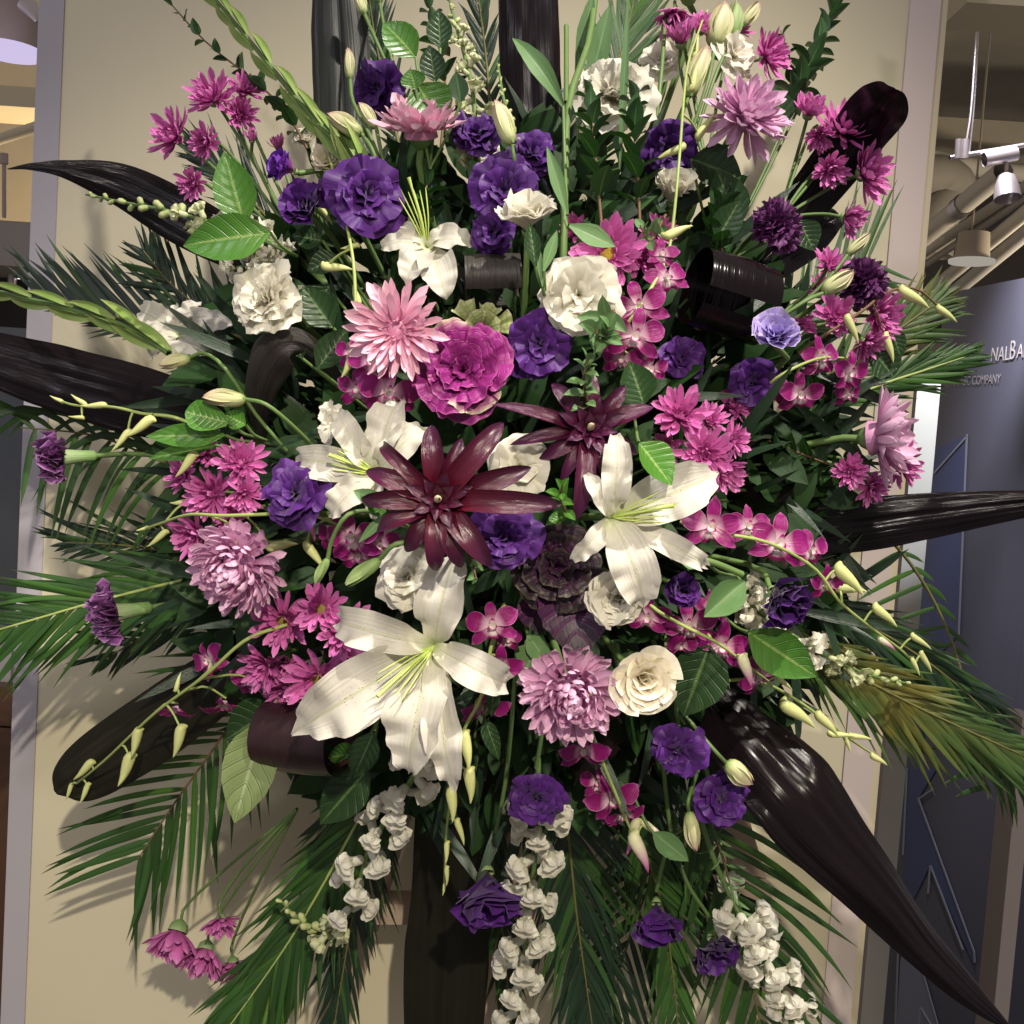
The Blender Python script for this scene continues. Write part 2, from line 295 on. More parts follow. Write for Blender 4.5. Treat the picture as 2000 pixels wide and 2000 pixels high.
G['glad'] = leafy('gladiolus_bract', [(0,(.34,.44,.15)),(.5,(.22,.34,.08)),(1,(.36,.42,.14))], rough=.45, trans=.15, streak=.15, sn=(16,1), bump=.4, var=.2)
G['carn'] = leafy('carnation_petal', [(0,(.30,.12,.26)),(.4,(.16,.035,.17)),(.92,(.19,.05,.21)),(1,(.36,.18,.38))], rough=.55, trans=.15, streak=.2, sn=(20,1), bump=.4, var=.5)
G['carnd'] = leafy('carnation_petal_dark', [(0,(.10,.012,.07)),(.5,(.075,.010,.07)),(1,(.14,.03,.14))], rough=.55, trans=.12, streak=.2, sn=(20,1), bump=.4, var=.5)
G['stem'] = plain('stem_green', (.12,.20,.06), .5, var=.2, sc=30, bump=.1)
G['stemd'] = plain('stem_dark', (.05,.085,.03), .5, var=.3, sc=30)
G['stemy'] = plain('stem_yellow_green', (.34,.42,.13), .45, var=.12, sc=30)
G['twig'] = plain('twig_brown', (.16,.09,.05), .6, var=.2, sc=30)
G['calyx'] = leafy('calyx', [(0,(.16,.28,.08)),(.6,(.22,.35,.13)),(1,(.36,.45,.24))], rough=.5, trans=.1, streak=.15, bump=.3)
G['disc'] = plain('disc_yellow', (.62,.48,.05), .7, var=.3, sc=220, bump=.8)
G['discg'] = plain('disc_olive', (.22,.17,.03), .7, var=.4, sc=220, bump=.8)
G['stamen'] = plain('stamen', (.50,.62,.16), .5, var=.1)
G['rach'] = plain('rachis', (.14,.13,.04), .5, var=.2, sc=20)
G['foam'] = plain('floral_foam', (.012,.022,.012), .9, var=.3, sc=60)
# ---------------------------------------------------------------- shared petal meshes (built once, shared by every copy)
POOL = {}
def pool(key, n, name, mat, fn):
    if key not in POOL:
        ms = []
        for i in range(n):
            mb = MB(); fn(mb, i); ms.append(mb.mesh(name, mat))
        POOL[key] = ms
    return random.choice(POOL[key])
def strap(key, mat, bend, cup=.9, prof=STRAP, W=.13, n=5, name='petal', jb=.25, nu=7, nv=3, **kw):
    return pool(key, n, name, mat, lambda mb, i: blade(mb, 1, W*(1+.12*((i*7) % 3-1)), prof, (bend[0]+ru(-jb, jb)*.5, bend[1]+ru(-jb, jb), bend[2]+ru(-jb, jb)), cup, 0, 1, ru(-.2, .2), 0, nu, nv, seed=i, side=ru(-.12, .12), **kw))
def place(parent, me, az, el, s, r0=0, z0=0, roll=0, sy=1, name='petal'):
    return part(name, me, parent, RZ(az) @ T_(r0, 0, z0) @ RY(-el) @ RX(roll) @ SCL(s, s*sy, s))
def calyx_cup(parent, r, h, mat=None, name='calyx', z=0):
    mb = MB(); tube(mb, [(0, 0, z-h), (0, 0, z-h*.8), (0, 0, z-h*.4), (0, 0, z)], [r*.25, r*.6, r*.9, r*1.05], 10); return part(name, mb.mesh(name, mat or G['calyx']), parent)
def auto_stem(t, loc, Nn, r, mat=None, length=None, end=None, z0=0):
    e = end or CORE
    a = loc - Nn*z0; L = (e-a).length
    pts = [a, a-Nn*min(.05, L*.25), a.lerp(e, .55)-Nn*.02, e]
    return stem(t, pts, r, mat or G['stem'], n=9)
# ------- big chrysanthemum
def big_mum(px, py, R, ax, ay, label, off=0, mat='lav', style='incurve', layers=7, roll=0):
    p = PD(px, py, off); s = R*S(p)*(1.12 if style == 'incurve' else 1.06); Nn = facing(ax, ay); t = thing('chrysanthemum', label, 'chrysanthemum', frame(p, Nn, roll), 'large pale mauve chrysanthemums')
    ball = MB(); rows = []; uvs = []
    for i in range(7):
        a = 1.5708*i/6; rows.append([Vector((math.cos(a)*math.cos(k*.6283)*s*.33, math.cos(a)*math.sin(k*.6283)*s*.33, (math.sin(a)-.2)*s*.33)) for k in range(10)]); uvs.append([(k/10, .2) for k in range(10)])
    ball.grid(rows, uvs, 0, True); part('flower_centre', ball.mesh('flower_centre', G[mat]), t)
    if style == 'spider': spec = [(20, 1.0, 4, .10), (18, .92, 16, .14), (16, .8, 28, .18), (14, .62, 42, .2), (12, .45, 55, .22), (9, .3, 68, .24), (7, .2, 80, .25)]
    elif style == 'dish': spec = [(17, 1.0, 12, .06), (16, .97, 24, .08), (15, .85, 40, .1), (14, .68, 54, .12), (12, .5, 66, .14), (8, .38, 78, .14)]
    elif style == 'reflex': spec = [(13, .95, -42, .0), (14, 1.0, -18, .04), (18, .98, 2, .08), (17, .9, 18, .12), (16, .78, 34, .16), (13, .62, 48, .2), (10, .45, 62, .22), (7, .32, 78, .22)]
    else: spec = [(17, .9, -38, .02), (20, 1.0, -20, .06), (21, .98, -4, .1), (21, .9, 10, .14), (20, .80, 24, .19), (18, .70, 38, .23), (15, .6, 50, .27), (12, .5, 62, .3), (9, .42, 74, .32), (5, .36, 84, .33)]
    for k, (n, l, el, h) in enumerate(spec):
        inc = {'incurve': (0, .1, 1.0), 'spider': (-.05, -.1, .55), 'dish': (0, .0, .5), 'reflex': (.1, -.1, .45)}[style]
        me_kw = dict(W={'incurve': .12, 'spider': .10}.get(style, .15), cup=1.15 if style != 'dish' else .9, jb=.35)
        for i in range(n):
            me = strap(style+mat, G[mat], inc, **me_kw)
            place(t, me, 360*(i+.5*(k % 2))/n+ru(-7, 7), el+ru(-8, 8), *((s*(l-.12)*ru(.88, 1.08), s*.1, s*h*.8) if style != 'incurve' else (s*(.30+.26*l)*ru(.85, 1.15), s*.40*math.cos(R_(el*.9+15)), s*(.05+.42*math.sin(R_(max(el, 0)))))), ru(-20, 20), ru(1.0, 1.25)*(1.35 if style == 'incurve' else 1))
    calyx_cup(t, s*.26, s*.3, G['calyx'], z=s*.02); auto_stem(t, p, Nn, .0042, length=.2, z0=s*.2)
    return t
# ------- spray of small magenta daisies
def mum_head(t, px, py, R, ax, ay, off=0, mat='mag', disc=None, dens=1.0, lift=0, y=None, end=None, small=False):
    p = PD(px, py, off); s = R*S(p)*1.23; Nn = facing(ax, ay); F = t.matrix_basis.inverted() @ frame(p, Nn, ru(0, 360))
    mb = MB(); rows = []; uvs = []
    for i in range(5):
        a = 1.5708*i/4; rr = s*(.20 if disc else .14); rows.append([Vector((math.cos(a)*math.cos(k*.6283)*rr, math.cos(a)*math.sin(k*.6283)*rr, s*.06+math.sin(a)*rr*.55)) for k in range(10)]); uvs.append([(k/10, i/4) for k in range(10)])
    mb.grid(rows, uvs, 0, True)
    tube(mb, [(0, 0, -s*.22), (0, 0, -s*.12), (0, 0, s*.06)], [s*.06, s*.2, s*.24], 9, 1)
    h = part('flower_head', mb.mesh('flower_head', [G[disc] if disc else G[mat], G['calyx']]), t, F)
    spec = [(14, 1.0, 2+lift, .02), (14, .95, 14+lift, .04), (13, .84, 28+lift*.9, .06), (11, .7, 42+lift*.8, .08)]
    if not disc: spec += [(9, .56, 56, .1), (6, .42, 72, .1)]
    else: spec += [(6, .55, 48, .08)]
    for k, (n, l, el, z) in enumerate(spec):
        n = max(5, int(n*dens))
        for i in range(n):
            if rnd() < .06: continue
            me = strap('mum'+mat, G[mat], (.1, -.25, .35), W=.118, cup=.8, jb=.5, nu=7)
            place(h, me, 360*(i+.5*(k % 2))/n+ru(-9, 9), min(88, el+ru(-14, 14)), s*(l-.1)*ru(.76, 1.10), s*.1, s*z, ru(-25, 25), ru(.95, 1.35))
    stem(t, [p-Nn*s*.2, p-Nn*(s*.2+.02), (p-Nn*.04).lerp(end or CORE, .35), end or CORE], .0022, G['stem'], n=8, sides=5)
    return h
def mum_spray(cx, cy, label, heads, group='magenta daisy sprays', end=None, off=0):
    M = frame(PD(cx, cy, off), facing(0, 0)); t = thing('daisy_spray', label, 'daisies', M, group)
    for h in heads:
        kw = h[5] if len(h) > 5 else {}; mum_head(t, h[0], h[1], h[2], h[3], h[4], end=end, **kw)
    return t
# ------- ruffled blooms: lisianthus, carnation, rose
def ruffled(px, py, R, ax, ay, label, mat='purple', off=0, name='lisianthus', cat='lisianthus', group=None, style='open', roll=0, st=True, end=None, rimfr=.08, calmat=None):
    p = PD(px, py, off); s = R*S(p)*(.88 if style in ('full', 'open') and mat == 'purple' else 1.0); Nn = facing(ax, ay); t = thing(name, label, cat, frame(p, Nn, roll), group)
    if style == 'open': spec = [(5, 1.05, 8, 1.05, .0), (5, .95, 26, .95, .5), (4, .80, 44, .9, .2), (4, .62, 60, .85, .7), (3, .45, 74, .8, .3)]
    elif style == 'full': spec = [(5, 1.08, 4, 1.0, 0), (5, 1.0, 20, .95, .5), (5, .88, 36, .9, .2), (5, .72, 50, .85, .7), (4, .56, 64, .8, .4), (3, .4, 78, .75, .1)]
    elif style == 'wcarn': spec = [(6, 1.06, 2, .85, 0), (6, 1.0, 18, .8, .5), (6, .9, 33, .75, .2), (5, .78, 48, .7, .7), (5, .66, 62, .65, .4), (4, .5, 78, .6, .1)]
    elif style == 'bell': spec = [(5, 1.25, 52, .8, 0), (5, 1.2, 64, .75, .5), (4, 1.0, 74, .7, .2), (3, .8, 82, .6, .6)]
    elif style == 'cup': spec = [(5, 1.05, 36, .9, 0), (5, 1.0, 50, .85, .5), (5, .85, 62, .8, .2), (4, .7, 74, .7, .7), (3, .5, 84, .6, .3)]
    elif style == 'carn': spec = [(8, 1.0, 4, .55, 0), (8, .98, 18, .55, .5), (8, .92, 32, .5, .25), (7, .86, 46, .5, .7), (7, .8, 60, .5, .4), (5, .74, 76, .5, .1)]
    elif style == 'side': spec = [(7, 1.0, 22, .5, 0), (7, .98, 38, .5, .5), (7, .95, 52, .5, .25), (6, .92, 66, .5, .7), (4, .9, 80, .5, .1)]
    hm = 1.45 if mat == 'purple' else 1.0
    kk = {'carn': (.20, 3.2, .20), 'side': (.20, 3.2, .20), 'full': (.075, 1.5, .03), 'wcarn': (.095, 2.0, .08), 'open': (.09, 1.4, .04), 'bell': (.07, 1.5, .06), 'cup': (.09, 1.9, .07)}[style]
    for k, (n, l, el, A, ph) in enumerate(spec):
        for i in range(n):
            me = pool(f'{style}{mat}{k//2}', 4, 'petal', G[mat], lambda mb, q: fan(mb, 1, A, (.35, -.2-.3*(style in ('open', 'full', 'carn')), -.35) if style != 'bell' else (.0, .35, -.15), .12 if style not in ('bell', 'cup') else .3, kk[0]*hm*ru(.8, 1.25), kk[1], kk[2]+rimfr*.3, 8, 14, seed=random.randint(0, 9999)))
            place(t, me, 360*(i+ph)/n+ru(-16, 16), el+ru(-11, 11), s*l*ru(.84, 1.09), s*.03, 0, ru(-18, 18), ru(.88, 1.1))
    if style in ('side', 'carn'):
        mb = MB(); tube(mb, [(0, 0, -s*.95), (0, 0, -s*.85), (0, 0, -s*.4), (0, 0, s*.18)], [s*.08, s*.2, s*.22, s*.30], 10); part('calyx', mb.mesh('calyx', G['calyx']), t)
        z0 = s*.9
    else: calyx_cup(t, s*.16, s*.22); z0 = s*.2
    if st: auto_stem(t, p, Nn, .0032, z0=z0, end=end)
    return t
def rose(px, py, R, ax, ay, label, mat='cream', off=0, roll=0):
    p = PD(px, py, off); s = R*S(p)*1.12; Nn = facing(ax, ay); t = thing('rose', label, 'rose', frame(p, Nn, roll), None)
    for k in range(26):
        f = k/25; az = k*137.5; el = 84-f*58; l = s*(.50+.62*f); r0 = s*(.02+.12*f)
        me = pool('rose%d' % min(3, k//6), 3, 'petal', G[mat], lambda mb, q: fan(mb, 1, .95-.1*(k//6 == 0), (.5, -.1-.55*f, -.5*f), .30, .035, 1.2, .03, 9, 14, seed=random.randint(0, 9999)))
        place(t, me, az, el, l*ru(.96, 1.04), r0, 0, ru(-6, 6))
    calyx_cup(t, s*.3, s*.3); auto_stem(t, p, Nn, .004, z0=s*.25)
    return t
# ------- lily
def lily(px, py, ax, ay, tips, label, off=0, stam=(-130, 60), mat='lily', W=.26, throat=.35, st_len=.5, face_r=150):
    """tips: (tip px, tip py, width factor, curl, lift) for each of the six petals"""
    p = PD(px, py, off); k = S(p); Nn = facing(ax, ay); F = frame(p, Nn, 0); t = thing('lily', label, 'lily', F, 'white lilies'); inv = F.inverted()
    for i, (tx, ty, wf, curl, lift) in enumerate(tips):
        q = inv @ P(tx, ty, p.y); d = Vector((q.x, q.y, 0)); L = d.length; az = math.degrees(math.atan2(d.y, d.x))
        mb = MB(); Lt = L*(1.14+.13*curl)
        blade(mb, Lt, L*W*wf*(1.0 if i % 2 else .85), [(0,.16),(.12,.42),(.35,.9),(.55,1.04),(.75,.86),(.9,.45),(.97,.16),(1,.02)], (R_(50+lift), -R_(62+lift), -curl),   .7, L*.085, 2.7, ((i*37) % 7-3)*.10, .06, 26, 14, seed=i*7+int(px))
        o = part('petal', mb.mesh('petal', G[mat]), t, RZ(az) @ T_(0, 0, -L*.16+(.004 if i % 2 else 0)))
    if stam:
        d = inv.to_3x3() @ idir(stam[0]); L = stam[1]*k
        for j in range(6):
            a = (j-2.5)*.16; dd = Vector((d.x*math.cos(a)-d.y*math.sin(a), d.x*math.sin(a)+d.y*math.cos(a), .75)).normalized()
            pts = [Vector((0, 0, -L*.2)), Vector(dd)*L*.5, Vector(dd)*L*ru(.9, 1.05)+Vector((d.x, d.y, 0))*L*.22]
            mb = MB(); tube(mb, crom(pts, 7), [.0008]*7+[.0004], 5); part('stamen', mb.mesh('stamen', G['stamen']), t)
        dd = Vector((d.x, d.y, .9)).normalized(); mb = MB(); tube(mb, crom([Vector((0, 0, -L*.2)), dd*L*.6, dd*L*1.25+Vector((d.x, d.y, 0))*L*.2], 7), [.0012]*6+[.0014, .0022], 6); part('pistil', mb.mesh('pistil', G['stamen']), t)
    auto_stem(t, p, Nn, .004, z0=.02)
    return t
# ------- buds
def bud_mesh(kind):
    def f(mb, i):
        if kind == 'orchid':   # slipper shaped, with a spur at the back
            tube(mb, crom([(-.16, .22, 0), (-.12, .12, 0), (0, .02, 0), (.35, 0, 0), (.7, -.03, 0), (1.0, -.10, 0)], 12), [.03,.07,.11,.15,.175,.18,.175,.16,.14,.11,.08,.05,.012], 9)
        elif kind == 'lis':
            tube(mb, [(x, .02*math.sin(x*5), 0) for x in (0, .05, .15, .3, .5, .7, .85, .95, 1.0)], [.05, .12, .17, .19, .185, .15, .10, .05, .012], 10)
            for q in range(4): blade(mb, .55, .05, POINT, (.35, -.9, .3), .3, M=RX(q*90+20) @ T_(0, 0, .10), mi=1, nu=6, nv=2)
            for q in range(3): blade(mb, .9, .16, POINT, (.10, -.28, .05), .9, twist=.8, M=T_(.1, 0, 0) @ RX(q*120) @ T_(0, 0, .11), mi=0, nu=8, nv=4)
        elif kind == 'green':
            tube(mb, [(x, 0, 0) for x in (0, .1, .3, .5, .7, .85, 1.0)], [.05, .13, .19, .18, .12, .06, .008], 8)
    return f
def bud(t, px, py, L, ang, kind='orchid', mat='bud', off=0, depth_tilt=0, yy=None, flip=False, name='bud', attach=None, fat=1.0, sm='stemy'):
    p = P(px, py, yy) if yy is not None else PD(px, py, off); s = L*S(p)*(.9 if kind == 'orchid' else 1); fat *= .85 if kind == 'orchid' else 1
    me = pool('bud'+kind+mat, 1, 'bud', [G[mat], G['calyx']], bud_mesh(kind))
    X = (idir(ang)+FW*depth_tilt).normalized(); Z = (-FW + X*X.dot(FW)).normalized(); Y = Z.cross(X)
    if flip: Y = -Y; Z = -Z
    M = Matrix(((X.x*s, Y.x*s*fat, Z.x*s*fat, p.x), (X.y*s, Y.y*s*fat, Z.y*s*fat, p.y), (X.z*s, Y.z*s*fat, Z.z*s*fat, p.z), (0, 0, 0, 1)))
    o = part(name, me, t, t.matrix_basis.inverted() @ M)
    if attach is not None:
        mid = (attach+p)/2 + UP*s*.12
        stem(t, [attach, mid, p-X*s*.02+(Y*s*.02 if kind == 'orchid' else Vector())], .0014, G[sm], name='pedicel', n=5, sides=5)
    return o
def single_bud(px, py, L, ang, label, kind='lis', mat='lbud', off=0, path=None, r=.0022, sm='stem', fat=1.0, name='lisianthus_bud', cat='bud'):
    t = thing(name, label, cat, Matrix.Translation(PD(px, py, off)), None)
    bud(t, px, py, L, ang, kind, mat, off, fat=fat)
    p0 = PD(px, py, off)
    pts = [p0-idir(ang)*L*S(p0)*.0, p0-idir(ang)*L*S(p0)*.45]
    if path: pts = [p0]+[PD(a, b, off+(c if c else 0)) for a, b, c in path]
    else: pts.append(CORE)
    stem(t, pts, r, G[sm], n=12, sides=6)
    return t
# ------- orchid spray
def orchid_bloom(t, px, py, R, ax, ay, roll, off=0, close=0, lipmat='lip', mat='orchid', n=5):
    p = PD(px, py, off); s = R*S(p)*1.18; F = t.matrix_basis.inverted() @ frame(p, facing(ax, ay), roll)
    mb = MB()
    fan(mb, s*.52, .8, (.9, -1.6, -.5), .35, .10, 2, .1, 7, 8, seed=int(px), M=RZ(-90))
    blade(mb, s*.34, s*.10, ROUND, (1.2, -.4, -.6), 1.0, M=RZ(80)@T_(s*.02, 0, 0), nu=6, nv=4)
    blade(mb, s*.36, s*.12, ROUND, (1.3, -.5, .1), .9, M=RZ(-35), nu=6, nv=4); blade(mb, s*.36, s*.12, ROUND, (1.3, -.5, .1), .9, M=RZ(-145), nu=6, nv=4)
    b = part('bloom', mb.mesh('bloom', G[lipmat]), t, F)
    for az, pr, wd, l in ((90, 0, .22, .92), (215, 0, .22, .95), (325, 0, .22, .95), (18, 1, .36, .96), (162, 1, .36, .96))[:n]:
        key = 'orch%s%d' % (mat, pr)
        me = pool(key, 4, 'petal', G[mat], lambda m, i: blade(m, 1, wd, POINT if not pr else OVATE[:1]+[(.12,.30),(.3,.72),(.52,1.0),(.72,.86),(.9,.42),(1,.03)], (.45, -.6+ru(-.2, .2), -.35+ru(-.4, .3)), .45, .04, 1.6, ru(-.2, .2), 0, 10, 6, seed=i))
        place(b, me, az+ru(-6, 6), close+ru(-8, 8), s*l*ru(.93, 1.05), s*.03, -.0008 if pr == 0 else .0006, ru(-12, 12))
    return b
def spray(path, label, blooms=(), buds=(), group='orchid sprays', off=0, r=.0022, sm='stemy', name='orchid_spray', cat='orchid', attach=True):
    pts = [PD(a, b, off+c) for a, b, c in path]; M = Matrix.Translation(pts[0]); t = thing(name, label, cat, M, group)
    stem(t, pts, r, G[sm], n=4*len(pts), taper=.6)
    q = crom(pts, 60)
    def near(p):
        c = min(q, key=lambda v: (v-p).length_squared); return c
    for bl in blooms:
        kw = bl[6] if len(bl) > 6 else {}; b = orchid_bloom(t, *bl[:6], **kw)
        p = PD(bl[0], bl[1], kw.get('off', 0)); Nn = facing(bl[3], bl[4])
        stem(t, [near(p), (near(p)+p)/2-Nn*.012, p-Nn*.004], .0015, G[sm], name='pedicel', n=5, sides=5)
    for b in buds:
        kw = dict(b[4]) if len(b) > 4 else {}; kw.setdefault('off', off); p = PD(b[0], b[1], kw['off'])
        bud(t, b[0], b[1], b[2], b[3], attach=near(p), sm=sm, **kw)
    return t
# ------- snapdragon spike
def snap_floret(mb, i):
    v0 = len(mb.v)
    for q in range(2): blade(mb, .78, .34, ROUND, (.25, -1.3, -.9), .25, .055, 2.2, 0, 0, 10, 8, seed=i*9+q, M=T_(.50, 0, .08) @ RX(-27+54*q) @ RY(-72), mi=0)
    for q in range(3): blade(mb, .72, .31, ROUND, (.2, -1.5, -1.0), .25, .055, 2.2, 0, 0, 10, 8, seed=i*9+4+q, M=T_(.54, 0, -.08) @ RX(180-52+52*q) @ RY(-58), mi=0)
    for q in range(2): tube(mb, crom([(.40, -.07+.14*q, -.02), (.58, -.08+.16*q, -.02), (.74, -.07+.14*q, -.05), (.80, -.05+.1*q, -.08)], 6), [.04, .08, .10, .10, .09, .06, .01], 9, 0)
    tube(mb, crom([(0, 0, 0), (.12, 0, 0), (.35, 0, .0), (.58, 0, -.03), (.68, 0, -.05)], 7), [.08, .14, .17, .17, .17, .18, .13, .02], 9, 0)
    for q in range(4): blade(mb, .26, .09, POINT, (.6, -.9, .4), .5, M=RX(q*90+30) @ T_(0, 0, .06), mi=1, nu=5, nv=2)
    mb.v = mb.v[:v0]+[Vector((p[0]*.85, p[1]*.95, p[2]*.95)) for p in mb.v[v0:]]
def snap_bud(mb, i):
    tube(mb, crom([(0, 0, 0), (.2, 0, .02), (.55, 0, .05), (.85, 0, .02), (1, 0, -.06)], 8), [.10, .22, .27, .27, .29, .30, .27, .18, .02], 9, 0)
    for q in range(4): blade(mb, .38, .16, POINT, (.5, -.9, .4), .5, M=RX(q*90+30) @ T_(0, 0, .10), mi=1, nu=5, nv=2)
def snapdragon(path, label, n=20, size=55, open_to=.6, off=0, spread=1.0, seed=0, fmat='snap', base=0.0, r=.0032, mid_g=.12, tips=None):
    """path runs from the base of the spike to its tip"""
    random.seed(seed+500); n = int(n*1.2); size *= .80; pts = [PD(a, b, off+c) for a, b, c in path]; t = thing('snapdragon', label, 'snapdragon', Matrix.Translation(pts[0]), 'white snapdragon spikes')
    stem(t, pts, r, G['stem'], n=14, taper=.4); q = crom(pts, 100); inv = t.matrix_basis.inverted()
    for i in range(n):
        f = base+(1-base)*(i+.3)/n; p = q[int(f*100)]; tg = (q[min(100, int(f*100)+2)]-q[max(0, int(f*100)-2)]).normalized()
        A = tg.orthogonal().normalized(); B = tg.cross(A); a = i*2.4+ru(-.3, .3)
        side = A*math.cos(a)+B*math.sin(a)
        side = (side - FW*.35).normalized()
        el = .35+.55*f; X = (side*(1-el*.55)+tg*el*.9).normalized()
        if f < open_to: X = (side + Vector((0, 0, -.35)) - FW*.3).normalized(); s = size*ru(.85, 1.15)*(1-.25*f); me = pool('snapf'+fmat, 4, 'floret', [G[fmat], G['calyx']], snap_floret)
        elif f < open_to+mid_g: s = size*.72*ru(.85, 1.1); me = pool('snapfg', 3, 'floret', [G['snapg'], G['calyx']], snap_floret)
        else: s = size*(.62-.42*(f-open_to)/(1-open_to+.001)); me = pool('snapb', 1, 'bud', [G['snapbud'], G['calyx']], snap_bud)
        s *= S(p); Z = (tg-X*tg.dot(X)).normalized(); Y = Z.cross(X); o = p+X*s*.08
        M = Matrix(((X.x*s, Y.x*s, Z.x*s, o.x), (X.y*s, Y.y*s, Z.y*s, o.y), (X.z*s, Y.z*s, Z.z*s, o.z), (0, 0, 0, 1)))
        part('floret' if f < open_to+mid_g else 'bud', me, t, inv @ M)
    return t
# ------- gladiolus spike still in green bud
def gladiolus(path, label, n=13, size=110, off=0, seed=1, W=.098):
    n = int(n*1.35)
    random.seed(seed+77); pts = [PD(a, b, off+c) for a, b, c in path]; t = thing('gladiolus_spike', label, 'gladiolus', Matrix.Translation(pts[0]), None)
    stem(t, pts, .0045, G['stem'], n=14, taper=.4); q = crom(pts, 100); inv = t.matrix_basis.inverted()
    for i in range(n):
        f = i/n*.93; p = q[int(f*100)]; tg = (q[min(100, int(f*100)+3)]-q[max(0, int(f*100)-3)]).normalized()
        B = tg.cross(FW).normalized()*(1 if i % 2 else -1); s = size*(1.15-.45*f)*S(p)*1.1; p = p+B*.003-FW*.0006*(i % 4)
        X = (tg+B*.03-FW*.05).normalized(); Z = (B*.55-FW*.8); Z = (Z-X*Z.dot(X)).normalized(); Y = Z.cross(X)
        me = pool('gladb', 4, 'bract', G['glad'], lambda mb, k: (blade(mb, 1, W, [(0,.45),(.2,.9),(.5,1),(.8,.55),(1,.02)], (.16, -.10+ru(-.1, .1), -.25), 1.35, nu=10, nv=6), blade(mb, .8, W*.8, POINT, (.06, .05, -.1), 1.4, nu=8, nv=6, M=T_(.02, 0, -.01))))
        M = Matrix(((X.x*s, Y.x*s, Z.x*s, p.x), (X.y*s, Y.y*s, Z.y*s, p.y), (X.z*s, Y.z*s, Z.z*s, p.z), (0, 0, 0, 1)))
        part('bract', me, t, inv @ M)
    return t
# ------- bromeliad
def bromeliad(px, py, ax, ay, tips, label, off=0, mat='burg', inner=12, wpx=24):
    p = PD(px, py, off); k = S(p); F = frame(p, facing(ax, ay)); t = thing('bromeliad', label, 'bromeliad', F, None); inv = F.inverted()
    for i, tp in enumerate(tips):
        tx, ty, wf, curl = tp[:4]; q = inv @ P(tx, ty, p.y); L = math.hypot(q.x, q.y); az = math.degrees(math.atan2(q.y, q.x)); mb = MB()
        blade(mb, L*1.30, wpx*.98*wf*k, [(0,.75),(.3,.95),(.6,1),(.82,.7),(.95,.25),(1,.01)], (R_(50+tp[4] if len(tp) > 4 else 52), -R_(46), -curl*1.1), .8, 0, 1, ru(-.7, .7), .05, 20, 8, seed=i, side=ru(-.15, .15)*L)
        part('leaf', mb.mesh('leaf', G[mat]), t, RZ(az) @ T_(0, 0, -.012+.0015*(i % 5)))
    for i in range(inner):
        f = i/inner; L = (70-40*f)*k; mb = MB()
        blade(mb, L*1.2, 17*k*(1-.3*f), [(0,.8),(.4,1),(.75,.8),(1,.02)], (R_(48+30*f), -.3, -.5), .9, nu=9, nv=4, seed=i); part('leaf', mb.mesh('leaf', G[mat]), t, RZ(i*137.5+20))
    mb = MB(); tube(mb, [(0, 0, 0), (0, 0, .012), (0, 0, .022), (.002, 0, .028)], [.0025, .0032, .0036, .001], 8); part('flower_bud', mb.mesh('flower_bud', G['lbud']), t)
    auto_stem(t, p, facing(ax, ay), .006, z0=.01, mat=G['stemd']); return t
# ------- ornamental kale rosette
def kale(px, py, R, ax, ay, label, spec, off=0):
    p = PD(px, py, off); s = R*S(p); t = thing('ornamental_kale', label, 'ornamental kale', frame(p, facing(ax, ay)), None)
    for (n, l, el, A, ph, mat) in spec:
        for i in range(n):
            me = pool('kale'+mat+str(int(A*10)), 4, 'leaf', G[mat], lambda mb, q: fan(mb, 1, A, (.4, -.5, -.2), .18, .085, 2.0, .06, 9, 18, seed=random.randint(0, 9999)))
            place(t, me, 360*(i+ph)/n+ru(-9, 9), el+ru(-7, 7), s*l*ru(.9, 1.07), s*.03, 0, ru(-12, 12), name='leaf')
    auto_stem(t, p, facing(ax, ay), .006, z0=.01, mat=G['stem']); return t
# ------- broad leaves
def leaf_on(t, bx, by, tx, ty, wpx, mat, off=0, offt=0, tilt=0, cup=.35, ruf=.0, bend=0, prof=OVATE, twist=0, yb=None, name='leaf', foldv=.12, base_stem=True, jag=.012):
    b = PD(bx, by, off) if yb is None else P(bx, by, yb); k = S(b)
    e = P(tx, ty, b.y+offt); X = (e-b); L = X.length; X.normalize(); Z0 = (-FW+RT*math.sin(R_(tilt))*1.0*(1)+UP*0.12); Z0 = RT*0+Z0
    Z = (Z0-X*Z0.dot(X)).normalized(); Y = Z.cross(X)
    if tilt: Z, Y = (Z*math.cos(R_(tilt))+Y*math.sin(R_(tilt))).normalized(), (Y*math.cos(R_(tilt))-Z*math.sin(R_(tilt))).normalized()
    mb = MB(); blade(mb, L*(1+.03*abs(bend)), wpx*.5*k, prof, (bend*.5, -bend, 0), cup, L*ruf, 2.5, twist, foldv, 14, 8, seed=int(bx+by), jag=jag)
    M = Matrix(((X.x, Y.x, Z.x, b.x), (X.y, Y.y, Z.y, b.y), (X.z, Y.z, Z.z, b.z), (0, 0, 0, 1)))
    return part(name, mb.mesh(name, G[mat]), t, t.matrix_basis.inverted() @ M)
def leaf_sprig(label, leaves, off=-.03, stem_to=None, name='salal_sprig', cat='leaf sprig', group=None, twigmat='stem', r=.0018):
    """leaves: (base x, base y, tip x, tip y, width, material, kwargs)"""
    p = PD(leaves[0][0], leaves[0][1], off); t = thing(name, label, cat, Matrix.Translation(p), group)
    for L in leaves:
        kw = dict(off=off); kw.update(L[6] if len(L) > 6 else {}); leaf_on(t, *L[:6], **kw)
        b = PD(L[0], L[1], kw['off'])
        e = PD(*stem_to[:2], off+stem_to[2]) if stem_to else CORE
        stem(t, [b, b.lerp(e, .4)-UP*.004, e], r, G[twigmat], name='twig', n=6, sides=5)
    return t
